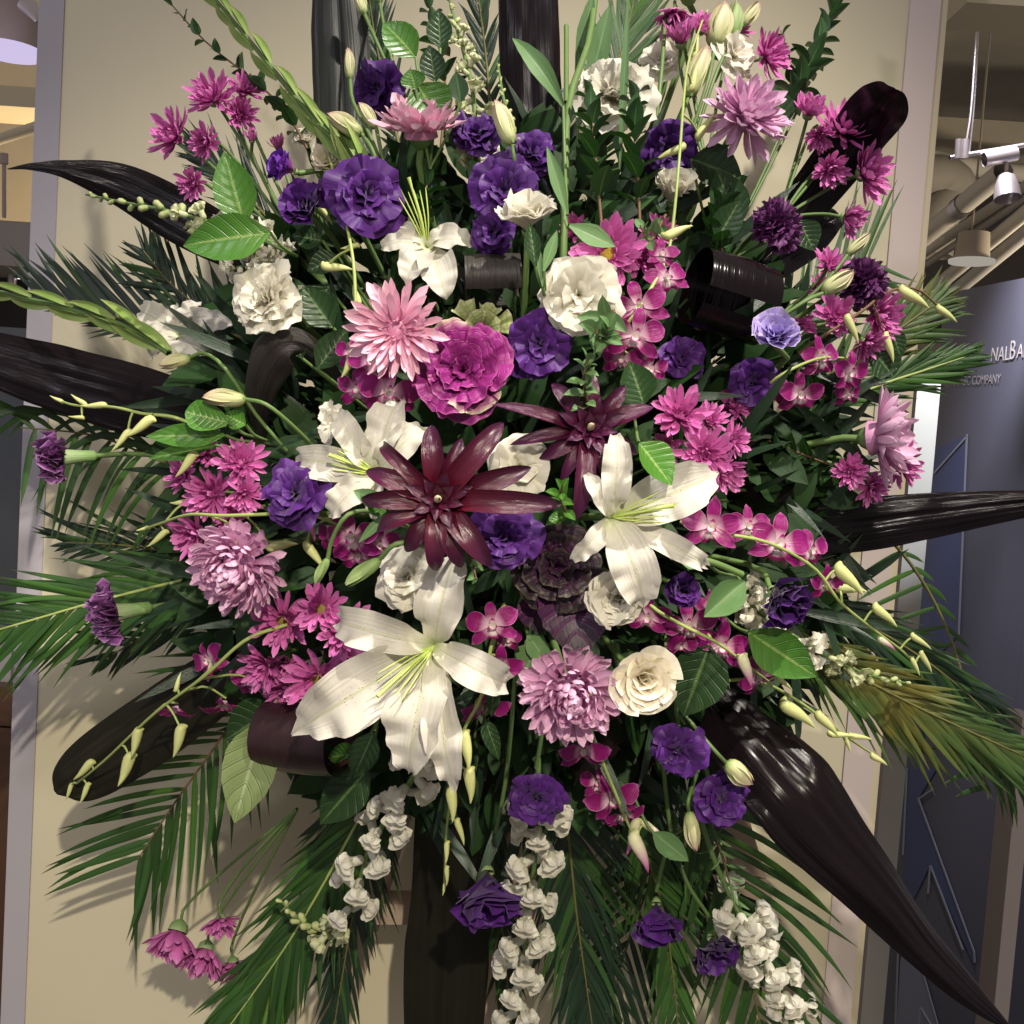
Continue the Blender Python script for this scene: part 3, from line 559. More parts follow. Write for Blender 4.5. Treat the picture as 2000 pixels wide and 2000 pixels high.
def boxwood(path, label, n=24, size=34, off=-.02, mat='box', seed=0, W=.30, group='boxwood sprigs', name='boxwood_sprig', ang=.95):
    random.seed(seed+31); pts = [PD(a, b, off+c) for a, b, c in path]; t = thing(name, label, 'leaf sprig', Matrix.Translation(pts[0]), group)
    stem(t, pts, .0018, G['twig'], n=12, taper=.5, name='twig', sides=5); q = crom(pts, 100); inv = t.matrix_basis.inverted()
    for i in range(n):
        f = .08+.92*i/n; p = q[int(min(1, f)*100)]; tg = (q[min(100, int(f*100)+3)]-q[max(0, int(f*100)-3)]).normalized()
        A = tg.orthogonal().normalized(); B = tg.cross(A); a = i*1.5708+(i//2)*.8+ru(-.3, .3); side = (A*math.cos(a)+B*math.sin(a)-FW*.1).normalized()
        el = ang*(1-.5*f*f); X = (tg*math.cos(el)+side*math.sin(el)).normalized(); Z = (tg-X*tg.dot(X)+Vector((0, -.2, .3))); Z = (Z-X*Z.dot(X)).normalized(); Y = Z.cross(X); s = size*ru(.8, 1.2)*(1-.3*f)*S(p)
        me = pool('box'+mat+str(W), 4, 'leaf', G[mat], lambda mb, k: blade(mb, 1, W, OVATE, (.2, -.5+ru(-.3, .3), 0), .5, 0, 1, 0, .1, 8, 4))
        part('leaf', me, t, inv @ Matrix(((X.x*s, Y.x*s, Z.x*s, p.x), (X.y*s, Y.y*s, Z.y*s, p.y), (X.z*s, Y.z*s, Z.z*s, p.z), (0, 0, 0, 1))))
    return t
# ------- long strap leaves (ti) laid along a path
def strip(path, label, mat='ti', cup=.5, rib=.03, tipround=False, roll0=0, roll1=0, n=44, nv=26, wav=.02, name='ti_leaf', group='long dark ti leaves', seed=0, fold=0.0, off=0):
    """path: (px, py, y, width px)"""
    pts = [P(a, b, c) for a, b, c, d in path]; q = crom(pts, n); ws = crom([Vector((d*S(p)*.5, 0, 0)) for (a, b, c, d), p in zip(path, pts)], n)
    M = Matrix.Translation(pts[0]); t = thing(name, label, 'ti leaf', M, group); mb = MB(); rows = []; uvs = []; rr = random.Random(seed); o = rr.uniform(0, 99)
    for i, p in enumerate(q):
        f = i/n; tg = (q[min(n, i+1)]-q[max(0, i-1)]).normalized(); Z = -FW; Z = (Z-tg*Z.dot(tg)).normalized(); Y = Z.cross(tg)
        ra = R_(roll0+(roll1-roll0)*f); Z, Y = Z*math.cos(ra)+Y*math.sin(ra), Y*math.cos(ra)-Z*math.sin(ra)
        w = max(1e-4, ws[i].x); row = []; uv = []
        for j in range(nv+1):
            s_ = -1+2*j/nv; an = cup*s_; y = w*math.sin(an)/cup; h = -w*(1-math.cos(an))/cup - fold*w*abs(s_)
            h += wav*w*(noise.noise((s_*1.5+o, f*7, 0))*1.6+.35*noise.noise((s_*9+o, f*2, 4)))+rib*w*(noise.noise((s_*4.5+o, f*1.2, 7))+.5*noise.noise((s_*11+o, f*1.5, 9)))-.10*w*math.exp(-(s_*7)**2)
            y *= 1+.03*noise.noise((f*9+o, s_, 2))
            row.append(p+Y*y+Z*h-pts[0]); uv.append((s_*.5+.5, f))
        rows.append(row); uvs.append(uv)
    mb.grid(rows, uvs); part('leaf_blade', mb.mesh('leaf_blade', G[mat]), t)
    return t
def curl(px, py, y, R, wpx, axis_deg, label, mat='ti', a0=-60, a1=300, depth=.3, spiral=.0, group='rolled dark ti leaves', taper=1.0, seed=0, ell=1.0, tail=None):
    """a ti leaf rolled into a loop; axis_deg is the picture angle of the roll's axis, depth tips that axis toward us"""
    c = P(px, py, y); k = S(c); ax = (idir(axis_deg)-FW*depth).normalized(); u = (UP-ax*UP.dot(ax)).normalized(); v = ax.cross(u)
    t = thing('rolled_ti_leaf', label, 'ti leaf', Matrix.Translation(c), group); mb = MB(); rows = []; uvs = []; n = 40; nv = 10
    for i in range(n+1):
        f = i/n; a = R_(a0+(a1-a0)*f); r = R*k*(1-spiral*f); d = u*math.cos(a)*ell+v*math.sin(a); w = wpx*k*.5*(1-(1-taper)*f)
        rows.append([d*r*(1-.05*(2*j/nv-1)**2+.02*noise.noise((j*.9, f*3, seed)))+ax*w*(2*j/nv-1)+ax*spiral*w*f*.6 for j in range(nv+1)]); uvs.append([(.55+.4*j/nv, f) for j in range(nv+1)])
    mb.grid(rows, uvs); part('leaf_blade', mb.mesh('leaf_blade', G[mat]), t)
    if tail: stem(t, [c+(u*math.cos(R_(a1))*ell+v*math.sin(R_(a1)))*R*k*(1-spiral), CORE], .004, G['stemd'], name='stalk')
    return t
# ------- palm frond
def frond(path, label, n=30, La=180, Lb=180, a0=60, a1=22, width=10, mat='palm', droop=0.0, off=0, seed=0, rr=.0028, f0=.05, prof=None, out=.12, group='palm fronds', rach='rach', jit=5, aa=None, ab=None, curlup=0):
    random.seed(seed+900); pts = [P(a, b, c) for a, b, c in path]; t = thing('palm_frond', label, 'palm frond', Matrix.Translation(pts[0]), group)
    stem(t, pts, rr, G[rach], name='rachis', n=22, taper=.3); q = crom(pts, 200); inv = Matrix.Translation(-pts[0])
    prof = prof or [(0,.55),(.2,.9),(.45,1),(.75,.8),(1,.4)]
    for i in range(n):
        for sd in (1, -1):
            L0 = La if sd > 0 else Lb
            if not L0: continue
            f = min(1, f0+(1-f0)*(i+.5+ru(-.2, .2))/n); j = int(f*200); p = q[j]; k = S(p); tg = (q[min(200, j+3)]-q[max(0, j-3)]).normalized()
            Nn = (-FW-tg*(-FW).dot(tg)).normalized(); B = Nn.cross(tg)*sd   # sd=+1: left of travel direction in the picture
            am = a0+(a1-a0)*f
            if sd > 0 and aa: am = aa[0]+(aa[1]-aa[0])*f
            if sd < 0 and ab: am = ab[0]+(ab[1]-ab[0])*f
            a = R_(am+ru(-jit, jit)); D = (tg*math.cos(a)+B*math.sin(a)+Nn*(out+ru(-.06, .06))).normalized(); L = L0*interp(prof, f)*k*ru(.82, 1.10)
            W = width*k*.5*ru(.85, 1.15); g = Vector((0, 0, -1)); mb = MB(); rows = []; uvs = []; m = 9; pr = [(0,.5),(.12,.95),(.4,1),(.75,.7),(1,.04)]
            wn = (Nn+B*.5*ru(-.6, 1)).normalized(); dr = droop*ru(.75, 1.25); cv = B*ru(-.16, .10)+Nn*ru(-.15, .08); pp = Vector(p); prev = D
            for s_ in range(m+1):
                tt = s_/m; d = (D+g*dr*tt*2+cv*tt*2).normalized()
                if s_: pp = pp+d*(L/m)
                Wd = d.cross(wn).normalized(); w_ = W*interp(pr, tt); fz = wn*w_*.35
                rows.append([pp-Wd*w_-fz-pts[0], pp-pts[0], pp+Wd*w_-fz-pts[0]]); uvs.append([(0, tt), (.5, tt), (1, tt)])
            mb.grid(rows, uvs); part('leaflet', mb.mesh('leaflet', G[mat if rnd() < .80 or mat not in ('palm', 'palmd') else ('palmg' if mat == 'palm' else 'palm')]), t)
    return t
# ================================================================ the place behind the flowers
WY = 0.40; FL = -1.3
def m_wall(name, c, c2, rough=.75):
    return plain(name, c, rough, var=.06, sc=2.2, bump=.06, c2=c2)
M_khaki = m_wall('wall_paint_khaki', (.66, .60, .43), (.62, .565, .40))
M_lavs = m_wall('frame_purple_light_tint', (.44, .41, .45), (.40, .38, .41))  # lavender tint carries the purple light on the pale frame
M_pink = m_wall('trim_paint_pink', (.64, .54, .50), (.61, .52, .48))
M_cream = m_wall('trim_paint_cream', (.62, .54, .38), (.60, .52, .36))
M_grey = m_wall('wall_paint_grey', (.36, .33, .30), (.33, .31, .28))
M_ceil = plain('ceiling_concrete', (.36, .32, .27), .9, sc=1.5, c2=(.26, .235, .19), bump=.3)
M_dark = plain('dark_recess', (.035, .03, .03), .8, var=.3, sc=2)
M_pipe = plain('pipe_paint', (.42, .39, .33), .6, var=.15, sc=3)
M_steel = plain('brushed_steel', (.55, .50, .50), .32, metal=.9, var=.08, sc=30, stretch=(1, 1, 8))
M_wood = plain('brown_wood', (.10, .045, .022), .45, sc=5, stretch=(1, 1, .12), c2=(.07, .03, .016), bump=.2)
M_easel = plain('easel_wood', (.42, .33, .25), .55, sc=9, stretch=(4, 4, .3), c2=(.42, .29, .21), bump=.15)
M_slate = plain('panel_slate', (.13, .14, .19), .42, sc=1.6, c2=(.15, .155, .20), bump=.03)
M_blue = plain('panel_blue', (.10, .13, .28), .4, var=.12, sc=2)
M_pale = plain('panel_pale_blue', (.30, .33, .44), .4, var=.12, sc=2)
M_line = plain('panel_line', (.40, .43, .50), .5, var=.05, sc=2)
M_letter = plain('raised_letter', (.62, .58, .56), .5, var=.05, sc=2)
M_shade = plain('lamp_shade_fabric', (.40, .33, .30), .8, var=.1, sc=12)
M_shade2 = plain('lamp_shade_taupe', (.30, .25, .19), .8, var=.1, sc=12)
def emis(name, c, s):
    m, t = nt(name); e = N(t, 'ShaderNodeEmission'); e.inputs[0].default_value = (*c, 1); e.inputs[1].default_value = s; o = N(t, 'ShaderNodeOutputMaterial'); t.links.new(e.outputs[0], o.inputs[0]); return m
E_lav = emis('lamp_diffuser_glow', (.74, .64, .95), .85); E_soft = emis('lamp_diffuser_dim', (.46, .42, .36), .8); E_down = emis('downlight_glow', (1, .93, .85), 2.2)
def bx(name, x0, x1, y0, y1, z0, z1, mat, st=True, parent=None, bev=0):
    mb = MB(); mb.box(((x0+x1)/2, (y0+y1)/2, (z0+z1)/2), (x1-x0, y1-y0, z1-z0)); me = mb.mesh(name, mat, False)
    o = part(name, me, parent)
    if st: o['kind'] = 'structure'
    return o
XL0, XL1 = P(40, 1000, WY).x, P(88, 1000, WY).x
XR0, XR1, XR2 = P(1690, 1000, WY).x, P(1748, 1000, WY).x, P(1765, 1000, WY).x
bx('display_wall', XL1, XR0, WY, WY+.16, FL, 3.2, M_khaki)
def trim(name, x0, x1, y0, y1, m, label, cat='wall trim'):
    mb = MB(); mb.box((0, 0, 0), (x1-x0, y1-y0, 4.5)); o = part(name, mb.mesh(name, m, False), None, T_((x0+x1)/2, (y0+y1)/2, FL+2.25)); o['label'] = label; o['category'] = cat; return o
trim('wall_edge_trim', XL0, XL1, WY-.003, WY+.16, M_lavs, 'vertical edge of the display wall, purple light put into its colour, left of the flowers')
trim('wall_edge_trim', XR0, XR1, WY-.004, WY+.16, M_pink, 'pinkish vertical trim board on the right side of the display wall')
trim('wall_edge_trim', XR1, XR2, WY+.004, WY+.16, M_cream, 'narrow cream vertical strip outside the pinkish trim board')
bx('floor', -6, 7, -3, 9, FL-.05, FL, M_grey)
# --- right: hall with open ceiling
hz = P(1900, 15, .6).z
bx('opening_header', P(1835, 500, .6).x, 2.2, .58, .70, hz, 3.2, M_cream)
bx('right_back_wall', .4, 6.5, 7.5, 7.7, FL, 5, M_ceil)
bx('hall_ceiling', .6, 6.5, 1.0, 7.5, 3.75, 3.9, M_ceil)
b0 = P(1900, 232, 4.5).z; b1 = P(1900, 275, 4.5).z
bx('ceiling_beam', 1.0, 5.5, 4.5, 4.9, b1, b0, m_wall('beam_paint', (.33, .29, .22), (.27, .24, .18)))
def pipe(path, r, label, m=None, name='ceiling_pipe', rings=()):
    pts = [P(*p) for p in path]; t = thing(name, label, 'pipe', Matrix.Translation(pts[0]), None); stem(t, pts, r, m or M_pipe, name='pipe_run', n=12, sides=12)
    for f in rings:
        q = pts[0].lerp(pts[-1], f)-pts[0]; d = (pts[-1]-pts[0]).normalized(); mb = MB(); tube(mb, [q-d*.03, q+d*.03], r*1.12, 12); part('pipe_clamp', mb.mesh('pipe_clamp', M_steel), t)
    return t
pipe([(1790, 475, 3.6), (1960, 335, 2.9)], .040, 'thick pale pipe slanting up to the spotlight', M_pipe, rings=(.55,))
pipe([(1780, 510, 3.9), (2030, 345, 3.0)], .022, 'thin pipe running just below the thick pale pipe')
pipe([(1780, 535, 4.0), (2040, 362, 3.0)], .016, 'second thin pipe of the slanting bundle', M_grey)
pipe([(1780, 600, 4.2), (2040, 385, 3.0)], .030, 'lower conduit passing behind the pendant lamp')
pipe([(1780, 640, 4.2), (2040, 425, 3.0)], .030, 'lowest conduit above the dark sign panel', M_grey)
pipe([(1780, 300, 4.3), (1870, 320, 4.3), (1960, 335, 4.4), (2040, 340, 4.4)], .045, 'level duct under the concrete beam')
pipe([(1775, 340, 4.3), (1850, 345, 4.3), (1870, 385, 4.3), (1835, 420, 4.3), (1820, 500, 4.3)], .10, 'bulging pale duct beside the wall edge', M_ceil)
bx('ceiling_slab', P(1770, 500, 5.5).x, 5.5, 5.2, 5.4, P(1900, 640, 5.2).z, P(1900, 330, 5.2).z, M_dark)
# track light
tp = P(1880, 306, 2.2); t = thing('track_spotlight', 'steel track spotlight hanging from a thin rod by the pipes', 'spotlight', Matrix.Translation(tp))
stem(t, [P(1911, 10, 2.2), P(1898, 200, 2.2), P(1890, 262, 2.2), P(1884, 300, 2.2)], .0035, M_steel, name='hanging_rod', n=10)
stem(t, [P(1914, 10, 2.22), P(1903, 200, 2.22), P(1893, 300, 2.22)], .003, M_steel, name='hanging_rod', n=8)
stem(t, [P(1855, 308, 2.2), P(2050, 275, 2.2)], .007, M_steel, name='track_rail', n=2, sides=8)
for a in (1873, 1886): stem(t, [P(a, 272, 2.19), P(a-2, 310, 2.19)], .011, M_steel, name='rail_clamp', n=2, sides=10)
stem(t, [P(1922, 312, 2.18), P(1985, 300, 2.18)], .022, M_steel, name='transformer_housing', n=2, sides=14)
stem(t, [P(1967, 312, 2.18), P(1965, 340, 2.18)], .006, M_steel, name='lamp_arm', n=2, sides=8)
mb = MB(); tube(mb, [P(1966, 338, 2.18)-tp, P(1965, 345, 2.18)-tp, P(1966, 365, 2.17)-tp, P(1968, 388, 2.16)-tp], [.010, .026, .036, .040], 16); part('lamp_head', mb.mesh('lamp_head', M_steel), t)
def pendant(px, y0, y1, y, wt, wb, label, m, e, lip=1.25):
    a = P(px, y0, y); b = P(px, y1, y); k = S(b); t = thing('pendant_lamp', label, 'lamp', Matrix.Translation(b), None); h = (a-b).length
    mb = MB(); rows = []; uvs = []
    tube(mb, [(0, 0, 0), (0, 0, h*.5), (0, 0, h)], [wb*k/2, (wt+wb)*k/4, wt*k/2], 28); mb.poly([Vector((wt*k/2*math.cos(i*.2244), wt*k/2*math.sin(i*.2244), h)) for i in range(28)])
    part('lamp_shade', mb.mesh('lamp_shade', m), t); mb = MB(); tube(mb, [(0, 0, -.012), (0, 0, .0)], [wb*lip*k/2*.98, wb*lip*k/2], 28); mb.poly([Vector((wb*lip*k/2*.98*math.cos(-i*.2244), wb*lip*k/2*.98*math.sin(-i*.2244), -.012)) for i in range(28)])
    part('diffuser', mb.mesh('diffuser', e), t); stem(t, [a, a+Vector((0, 0, .9))], .004, m, name='cord', n=2); return t
pendant(1898, 455, 508, 3.2, 58, 66, 'taupe drum pendant lamp over the dark sign panel', M_shade2, E_soft, 1.32)
# sign panel
PA = P(1822, 830, 3.0); PB0 = P(1958, 1560, 2.4); pa, pb = Vector((PA.x, PA.y, 0)), Vector((PB0.x, PB0.y, 0)); pd = (pb-pa).normalized(); pn = Vector((pd.y, -pd.x, 0))
def PP(px, py, off=0.0):
    d = FW + RT*((px-1000)*K) + UP*((1000-py)*K); o = pa+pn*off; s = (o-CAM).dot(pn)/d.dot(pn); return CAM+d*s
ztop = PP(1852, 572).z
sg = thing('sign_panel', 'dark slate bank sign panel with blue star lines, right of the flowers', 'sign', Matrix.Translation(pa))
inv = sg.matrix_basis.inverted()
def slab(name, pts, th, m, par=sg, smooth=False):
    mb = MB(); f = [inv @ p for p in pts]; g = [p-pn*th for p in f]; n = len(f); b = 0
    mb.v = f+g; mb.f = [tuple(range(n)), tuple(range(2*n-1, n-1, -1))]+[(i, n+i, n+(i+1) % n, (i+1) % n) for i in range(n)]; mb.uv = [(0, 0)]*(2*n+4*n); mb.mi = [0]*(n+2)
    return part(name, mb.mesh(name, m, False), par)
wid = (pb-pa).length
slab('panel_face', [pa+Vector((0, 0, FL)), pb+pd*.02+Vector((0, 0, FL)), pb+pd*.02+Vector((0, 0, ztop)), pa+Vector((0, 0, ztop))], .06, M_slate)
# board continues to the right above the lower post
slab('panel_face', [pb+pd*.021+Vector((0, 0, FL)), pb+pd*.9+Vector((0, 0, FL)), pb+pd*.9+Vector((0, 0, ztop)), pb+pd*.021+Vector((0, 0, ztop))], .06, M_slate)
slab('star_shape', [PP(1823, 880, .003), PP(1888, 848, .003), PP(1872, 1240, .003), PP(1812, 1300, .003), PP(1790, 1290, .003)], .003, M_blue)
slab('star_shape', [PP(1771, 1500, .004), PP(1830, 1500, .004), PP(1793, 1560, .004), PP(1902, 1858, .004), PP(1903, 1885, .004), PP(1816, 1690, .004), PP(1764, 1800, .004)], .003, M_blue)
slab('star_shape', [PP(1764, 1800, .005), PP(1790, 1868, .005), PP(1832, 2010, .005), PP(1750, 2010, .005)], .003, M_pale)
slab('star_shape', [PP(1955, 1560, .004), PP(1962, 1560, .004), PP(1935, 1900, .004), PP(1917, 1885, .004)], .003, M_blue)
def ln(x0, y0, x1, y1, w=3): 
    d = Vector((x1-x0, y1-y0)); n = Vector((-d.y, d.x)).normalized()*w/2
    slab('outline', [PP(x0+n.x, y0+n.y, .007), PP(x1+n.x, y1+n.y, .007), PP(x1-n.x, y1-n.y, .007), PP(x0-n.x, y0-n.y, .007)], .002, M_line)
for a in ((1771,1500,1763,1670),(1754,1845,1748,2005),(1793,1560,1902,1860),(1902,1860,1903,1880),(1793,1560,1822,1541),(1816,1690,1880,1855),(1816,1690,1812,1745),(1793,1870,1832,2005),(1797,1968,1822,2010),(1797,1968,1793,2010),(1950,1560,1917,1885),(1888,848,1872,1240),(1823,925,1888,852)): ln(*a)
def text(s, px, py, h, mat, name='lettering', w=1.0):
    c = bpy.data.curves.new('lettering', 'FONT'); c.body = s; c.size = 1; c.extrude = .01; tmp = bpy.data.objects.new('tmp', c); COL.objects.link(tmp)
    dg = bpy.context.evaluated_depsgraph_get(); me = bpy.data.meshes.new_from_object(tmp.evaluated_get(dg)); bpy.data.objects.remove(tmp); me.name = 'lettering'; me.materials.clear(); me.materials.append(mat)
    o = PP(px, py, .004); k = h*K*(o-CAM).dot(FW)/.7; X = pd; Z = pn; Y = Vector((0, 0, 1))
    M = Matrix(((X.x*k*w, Y.x*k, Z.x*k, o.x), (X.y*k*w, Y.y*k, Z.y*k, o.y), (X.z*k*w, Y.z*k, Z.z*k, o.z), (0, 0, 0, 1))); return part(name, me, sg, inv @ M)
text('NAL', 1934, 706, 27, M_letter, w=.76); text('B', 1970, 702, 37, M_letter, w=.62); text('ANK', 1985, 699, 27, M_letter, w=.76)
text('AN ABC COMPANY', 1856, 754, 17, plain('letter_dim', (.42, .40, .40), .5), w=.72)
lamp('sign_spotlight', 'SPOT', pb+pn*.55+pd*.25+Vector((0, 0, ztop+.75)), pb+pd*.2+Vector((0, 0, ztop-.15)), 200, (.95, .9, 1), .05, .9, 62)
lamp('hall_pendant_light', 'POINT', (2.5, 3.0, 2.0), (0, 0, 0), 55, (1, .86, .66), .15)
bx('wall_return', P(1770, 1000, 1.2).x, P(1815, 1000, 1.2).x, 1.2, 3.2, FL, P(1800, 700, 1.2).z, M_grey)
bx('panel_post', P(1968, 1700, 1.5).x, P(1998, 1700, 1.5).x, 1.5, 1.6, FL, P(1980, 1400, 1.5).z, M_pink)
lamp('wall_return_fill_spot', 'SPOT', (1.05, .75, 2.0), (P(1795, 860, 1.2).x, 1.2, P(1795, 870, 1.2).z), 60, (.85, .92, 1), .02, .5, 34)  # added unseen spot, aimed down to brighten the wall return
# --- left: hall with warm lit wall
pendant(18, 10, 96, 1.6, 100, 128, 'mauve drum pendant lamp with glowing lavender base at upper left', M_shade, E_lav, 1.0)
lx = P(20, 500, 3.0).x
bx('left_back_wall', -5.5, -.2, 4.9, 5.0, FL, 5, m_wall('warm_wall', (.62, .52, .36), (.56, .47, .33)))
bx('left_ceiling_beam', -4.5, -.3, 3.6, 3.9, P(30, 208, 3.6).z, P(30, 168, 3.6).z, M_cream)
bx('left_soffit', -4.5, -.3, 3.0, 3.4, P(30, 520, 3.0).z, P(30, 432, 3.0).z, M_grey)
bx('left_dark_recess', -4.5, -.3, 3.41, 3.5, P(30, 640, 3.4).z, P(30, 500, 3.4).z, M_dark)
bx('left_partition', -4.5, -.3, 3.1, 3.2, FL, P(30, 640, 3.1).z, plain('blue_grey_glass', (.13, .15, .18), .25, sc=1.5, c2=(.20, .21, .22)))
pipe([(-40, 285, 3.2), (80, 245, 2.8)], .020, 'cream pipe slanting across the warm wall at upper left', M_cream)
t = thing('hanging_spotlight', 'silver spotlight head beside the mauve pendant lamp', 'spotlight', Matrix.Translation(P(62, 20, 1.5)))
mb = MB(); o_ = P(62, 20, 1.5); tube(mb, [P(48, 4, 1.5)-o_, P(58, 14, 1.5)-o_, P(70, 32, 1.48)-o_, P(74, 42, 1.48)-o_], [.022, .020, .012, .006], 14); part('lamp_head', mb.mesh('lamp_head', M_steel), t); stem(t, [P(60, -60, 1.5), P(58, 8, 1.5)], .003, M_steel, name='hanging_rod', n=2)
for a, b, s in ((24, 546, 8), (41, 535, 7)):
    t = thing('downlight', 'small glowing ceiling downlight, %s of the pair at far left' % ('nearer' if s == 8 else 'farther'), 'lamp', Matrix.Translation(P(a, b, 3.3)))
    mb = MB(); k = S(P(a, b, 3.3)); tube(mb, [(0, 0, -.02), (0, 0, .02)], [s*k*1.1, s*k*1.1], 14); mb.poly([Vector((s*k*math.cos(-i*.4488), s*k*math.sin(-i*.4488), -.0205)) for i in range(14)], 1); part('lamp_can', mb.mesh('lamp_can', [M_steel, E_down]), t)
t = thing('tube_light', 'slim vertical fixture against the warm wall at far left', 'lamp', Matrix.Translation(P(8, 330, 2.9)))
stem(t, [P(8, 318, 2.9), P(8, 425, 2.9)], .008, M_shade, name='pole', n=2); stem(t, [P(8, 300, 2.9), P(8, 320, 2.9)], .016, M_shade, name='fixture_head', n=2)
cb = thing('wooden_cabinet', 'brown wooden cabinet door at the lower left edge', 'cabinet', Matrix.Translation(P(0, 1700, .75)))
xw = P(25, 1500, .7).x
for n_, z0, z1 in (('door_panel', P(10, 1420, .75).z+.002, P(10, 1342, .75).z), ('door_panel', FL, P(10, 1420, .75).z-.002)):
    mb = MB(); c_ = Vector((xw-.25, .77, (z0+z1)/2))-cb.matrix_basis.translation; mb.box(c_, (.5, .04, z1-z0)); part(n_, mb.mesh(n_, M_wood, False), cb)
bx('left_column', P(0, 1000, .85).x-.3, P(46, 1000, .85).x, .82, 1.0, FL, P(10, 1265, .85).z, M_lavs)
lamp('left_hall_lamp', 'POINT', (-2.2, 3.9, 2.0), (0, 0, 0), 42, (1, .80, .50), .15)
lamp('left_pendant_light', 'POINT', (-1.35, 1.5, 2.25), (0, 0, 0), 4, (.8, .7, 1), .1)
# easel behind the flowers
es = thing('wooden_easel', 'pale pinkish wooden easel standing behind the arrangement', 'easel', Matrix.Translation(Vector((0, .3, 0))))
def beam(name, a, b, w, th, m, par):
    d = (b-a); L = d.length; d.normalize(); Y = Vector((0, 1, 0)); Y = (Y-d*Y.dot(d)).normalized(); X = Y.cross(d); mb = MB(); mb.box((0, 0, 0), (w, th, L)); c = (a+b)/2-par.matrix_basis.translation
    return part(name, mb.mesh(name, m, False), par, Matrix(((X.x, Y.x, d.x, c.x), (X.y, Y.y, d.y, c.y), (X.z, Y.z, d.z, c.z), (0, 0, 0, 1))))
l0 = P(640, 2050, .34); l1 = P(740, 1700, .31); dd = (l1-l0)/(l1.z-l0.z)
beam('leg', l0-dd*(l0.z-FL), l1+dd*.5, .048, .022, M_easel, es)
r0 = P(1560, 2050, .34); r1 = P(1400, 1500, .31); dd = (r1-r0)/(r1.z-r0.z); beam('leg', r0-dd*(r0.z-FL), r1+dd*.3, .048, .022, M_easel, es)
beam('ledge', P(655, 1772, .285), P(1200, 1772, .285), .03, .05, M_easel, es)
beam('mast', Vector((.02, .33, FL)), Vector((.02, .33, 2.0)), .05, .025, M_easel, es)
# unseen foam core, put in as a dark mass that blocks light
fo = thing('floral_foam', 'dark green floral foam block hidden at the heart of the arrangement', 'floral foam', Matrix.Translation(P(1000, 1000, .14)))
mb = MB(); rows = []; uvs = []
for i in range(13):
    a = math.pi*i/12; rows.append([Vector((.24*math.sin(a)*math.cos(k*.314), .10*math.sin(a)*math.sin(k*.314), .25*math.cos(a))) for k in range(20)]); uvs.append([(k/20, i/12) for k in range(20)])
mb.grid(rows, uvs, 0, True); part('foam_block', mb.mesh('foam_block', G['foam']), fo)
# deep filler greenery nobody could count
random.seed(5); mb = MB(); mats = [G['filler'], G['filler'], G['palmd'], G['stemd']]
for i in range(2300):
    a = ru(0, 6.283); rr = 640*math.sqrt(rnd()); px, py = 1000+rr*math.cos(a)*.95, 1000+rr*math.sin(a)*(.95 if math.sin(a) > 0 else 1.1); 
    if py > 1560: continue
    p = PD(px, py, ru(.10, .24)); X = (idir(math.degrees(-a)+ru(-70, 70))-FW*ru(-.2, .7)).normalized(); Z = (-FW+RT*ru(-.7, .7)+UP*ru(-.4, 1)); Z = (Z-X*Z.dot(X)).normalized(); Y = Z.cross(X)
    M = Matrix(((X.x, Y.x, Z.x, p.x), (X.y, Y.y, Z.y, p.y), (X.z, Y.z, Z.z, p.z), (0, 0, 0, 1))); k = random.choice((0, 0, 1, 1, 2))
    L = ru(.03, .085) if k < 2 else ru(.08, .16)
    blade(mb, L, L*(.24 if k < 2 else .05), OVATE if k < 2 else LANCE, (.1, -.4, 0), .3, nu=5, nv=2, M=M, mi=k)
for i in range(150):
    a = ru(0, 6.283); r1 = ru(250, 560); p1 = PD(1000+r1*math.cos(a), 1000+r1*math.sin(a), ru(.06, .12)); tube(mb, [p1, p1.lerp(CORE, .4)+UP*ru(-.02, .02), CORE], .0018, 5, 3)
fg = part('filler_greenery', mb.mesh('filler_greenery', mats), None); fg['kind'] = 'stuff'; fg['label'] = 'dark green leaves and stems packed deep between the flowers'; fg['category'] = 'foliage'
# ================================================================ palm fronds (behind)
frond([(600,1200,.10),(520,1310,.13),(440,1430,.16),(340,1570,.19),(268,1680,.20)], 'feather palm frond with widely spaced leaflets at the lower left', 24, 265, 285, 46, 22, 12, 'palm', .10, seed=1, ab=(60,38), aa=(44,24), f0=.12, prof=[(0,.8),(.3,1),(.8,.95),(1,.8)], jit=3, out=.06, rach='twig')
frond([(470,1010,.08),(380,935,.12),(290,890,.15),(180,850,.17),(40,835,.17)], 'palm frond arching at the left with long drooping leaflets', 13, 235, 330, 62, 40, 13, 'palm', .85, seed=2, aa=(40,80), ab=(22,50), out=.16, prof=[(0,.9),(.6,1),(1,.75)])
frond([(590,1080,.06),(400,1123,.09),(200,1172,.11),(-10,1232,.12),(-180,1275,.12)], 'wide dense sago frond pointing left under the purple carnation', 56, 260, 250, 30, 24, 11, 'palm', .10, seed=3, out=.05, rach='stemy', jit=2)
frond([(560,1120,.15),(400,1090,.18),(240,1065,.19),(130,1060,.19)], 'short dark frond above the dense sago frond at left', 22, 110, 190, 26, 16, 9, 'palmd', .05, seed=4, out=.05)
frond([(780,1440,.08),(690,1620,.12),(570,1830,.14),(430,2030,.14)], 'dense sago frond reaching the bottom edge left of the dark strap leaf', 48, 240, 270, 27, 22, 11, 'palm', .12, seed=5, out=.06, rach='stemy', jit=2.5)
frond([(1075,1440,.07),(1108,1620,.11),(1128,1800,.13),(1165,2060,.14)], 'dense sago frond hanging down the bottom centre', 46, 260, 230, 34, 24, 10, 'palmd', .10, seed=6, out=.07, rach='rach', jit=3)
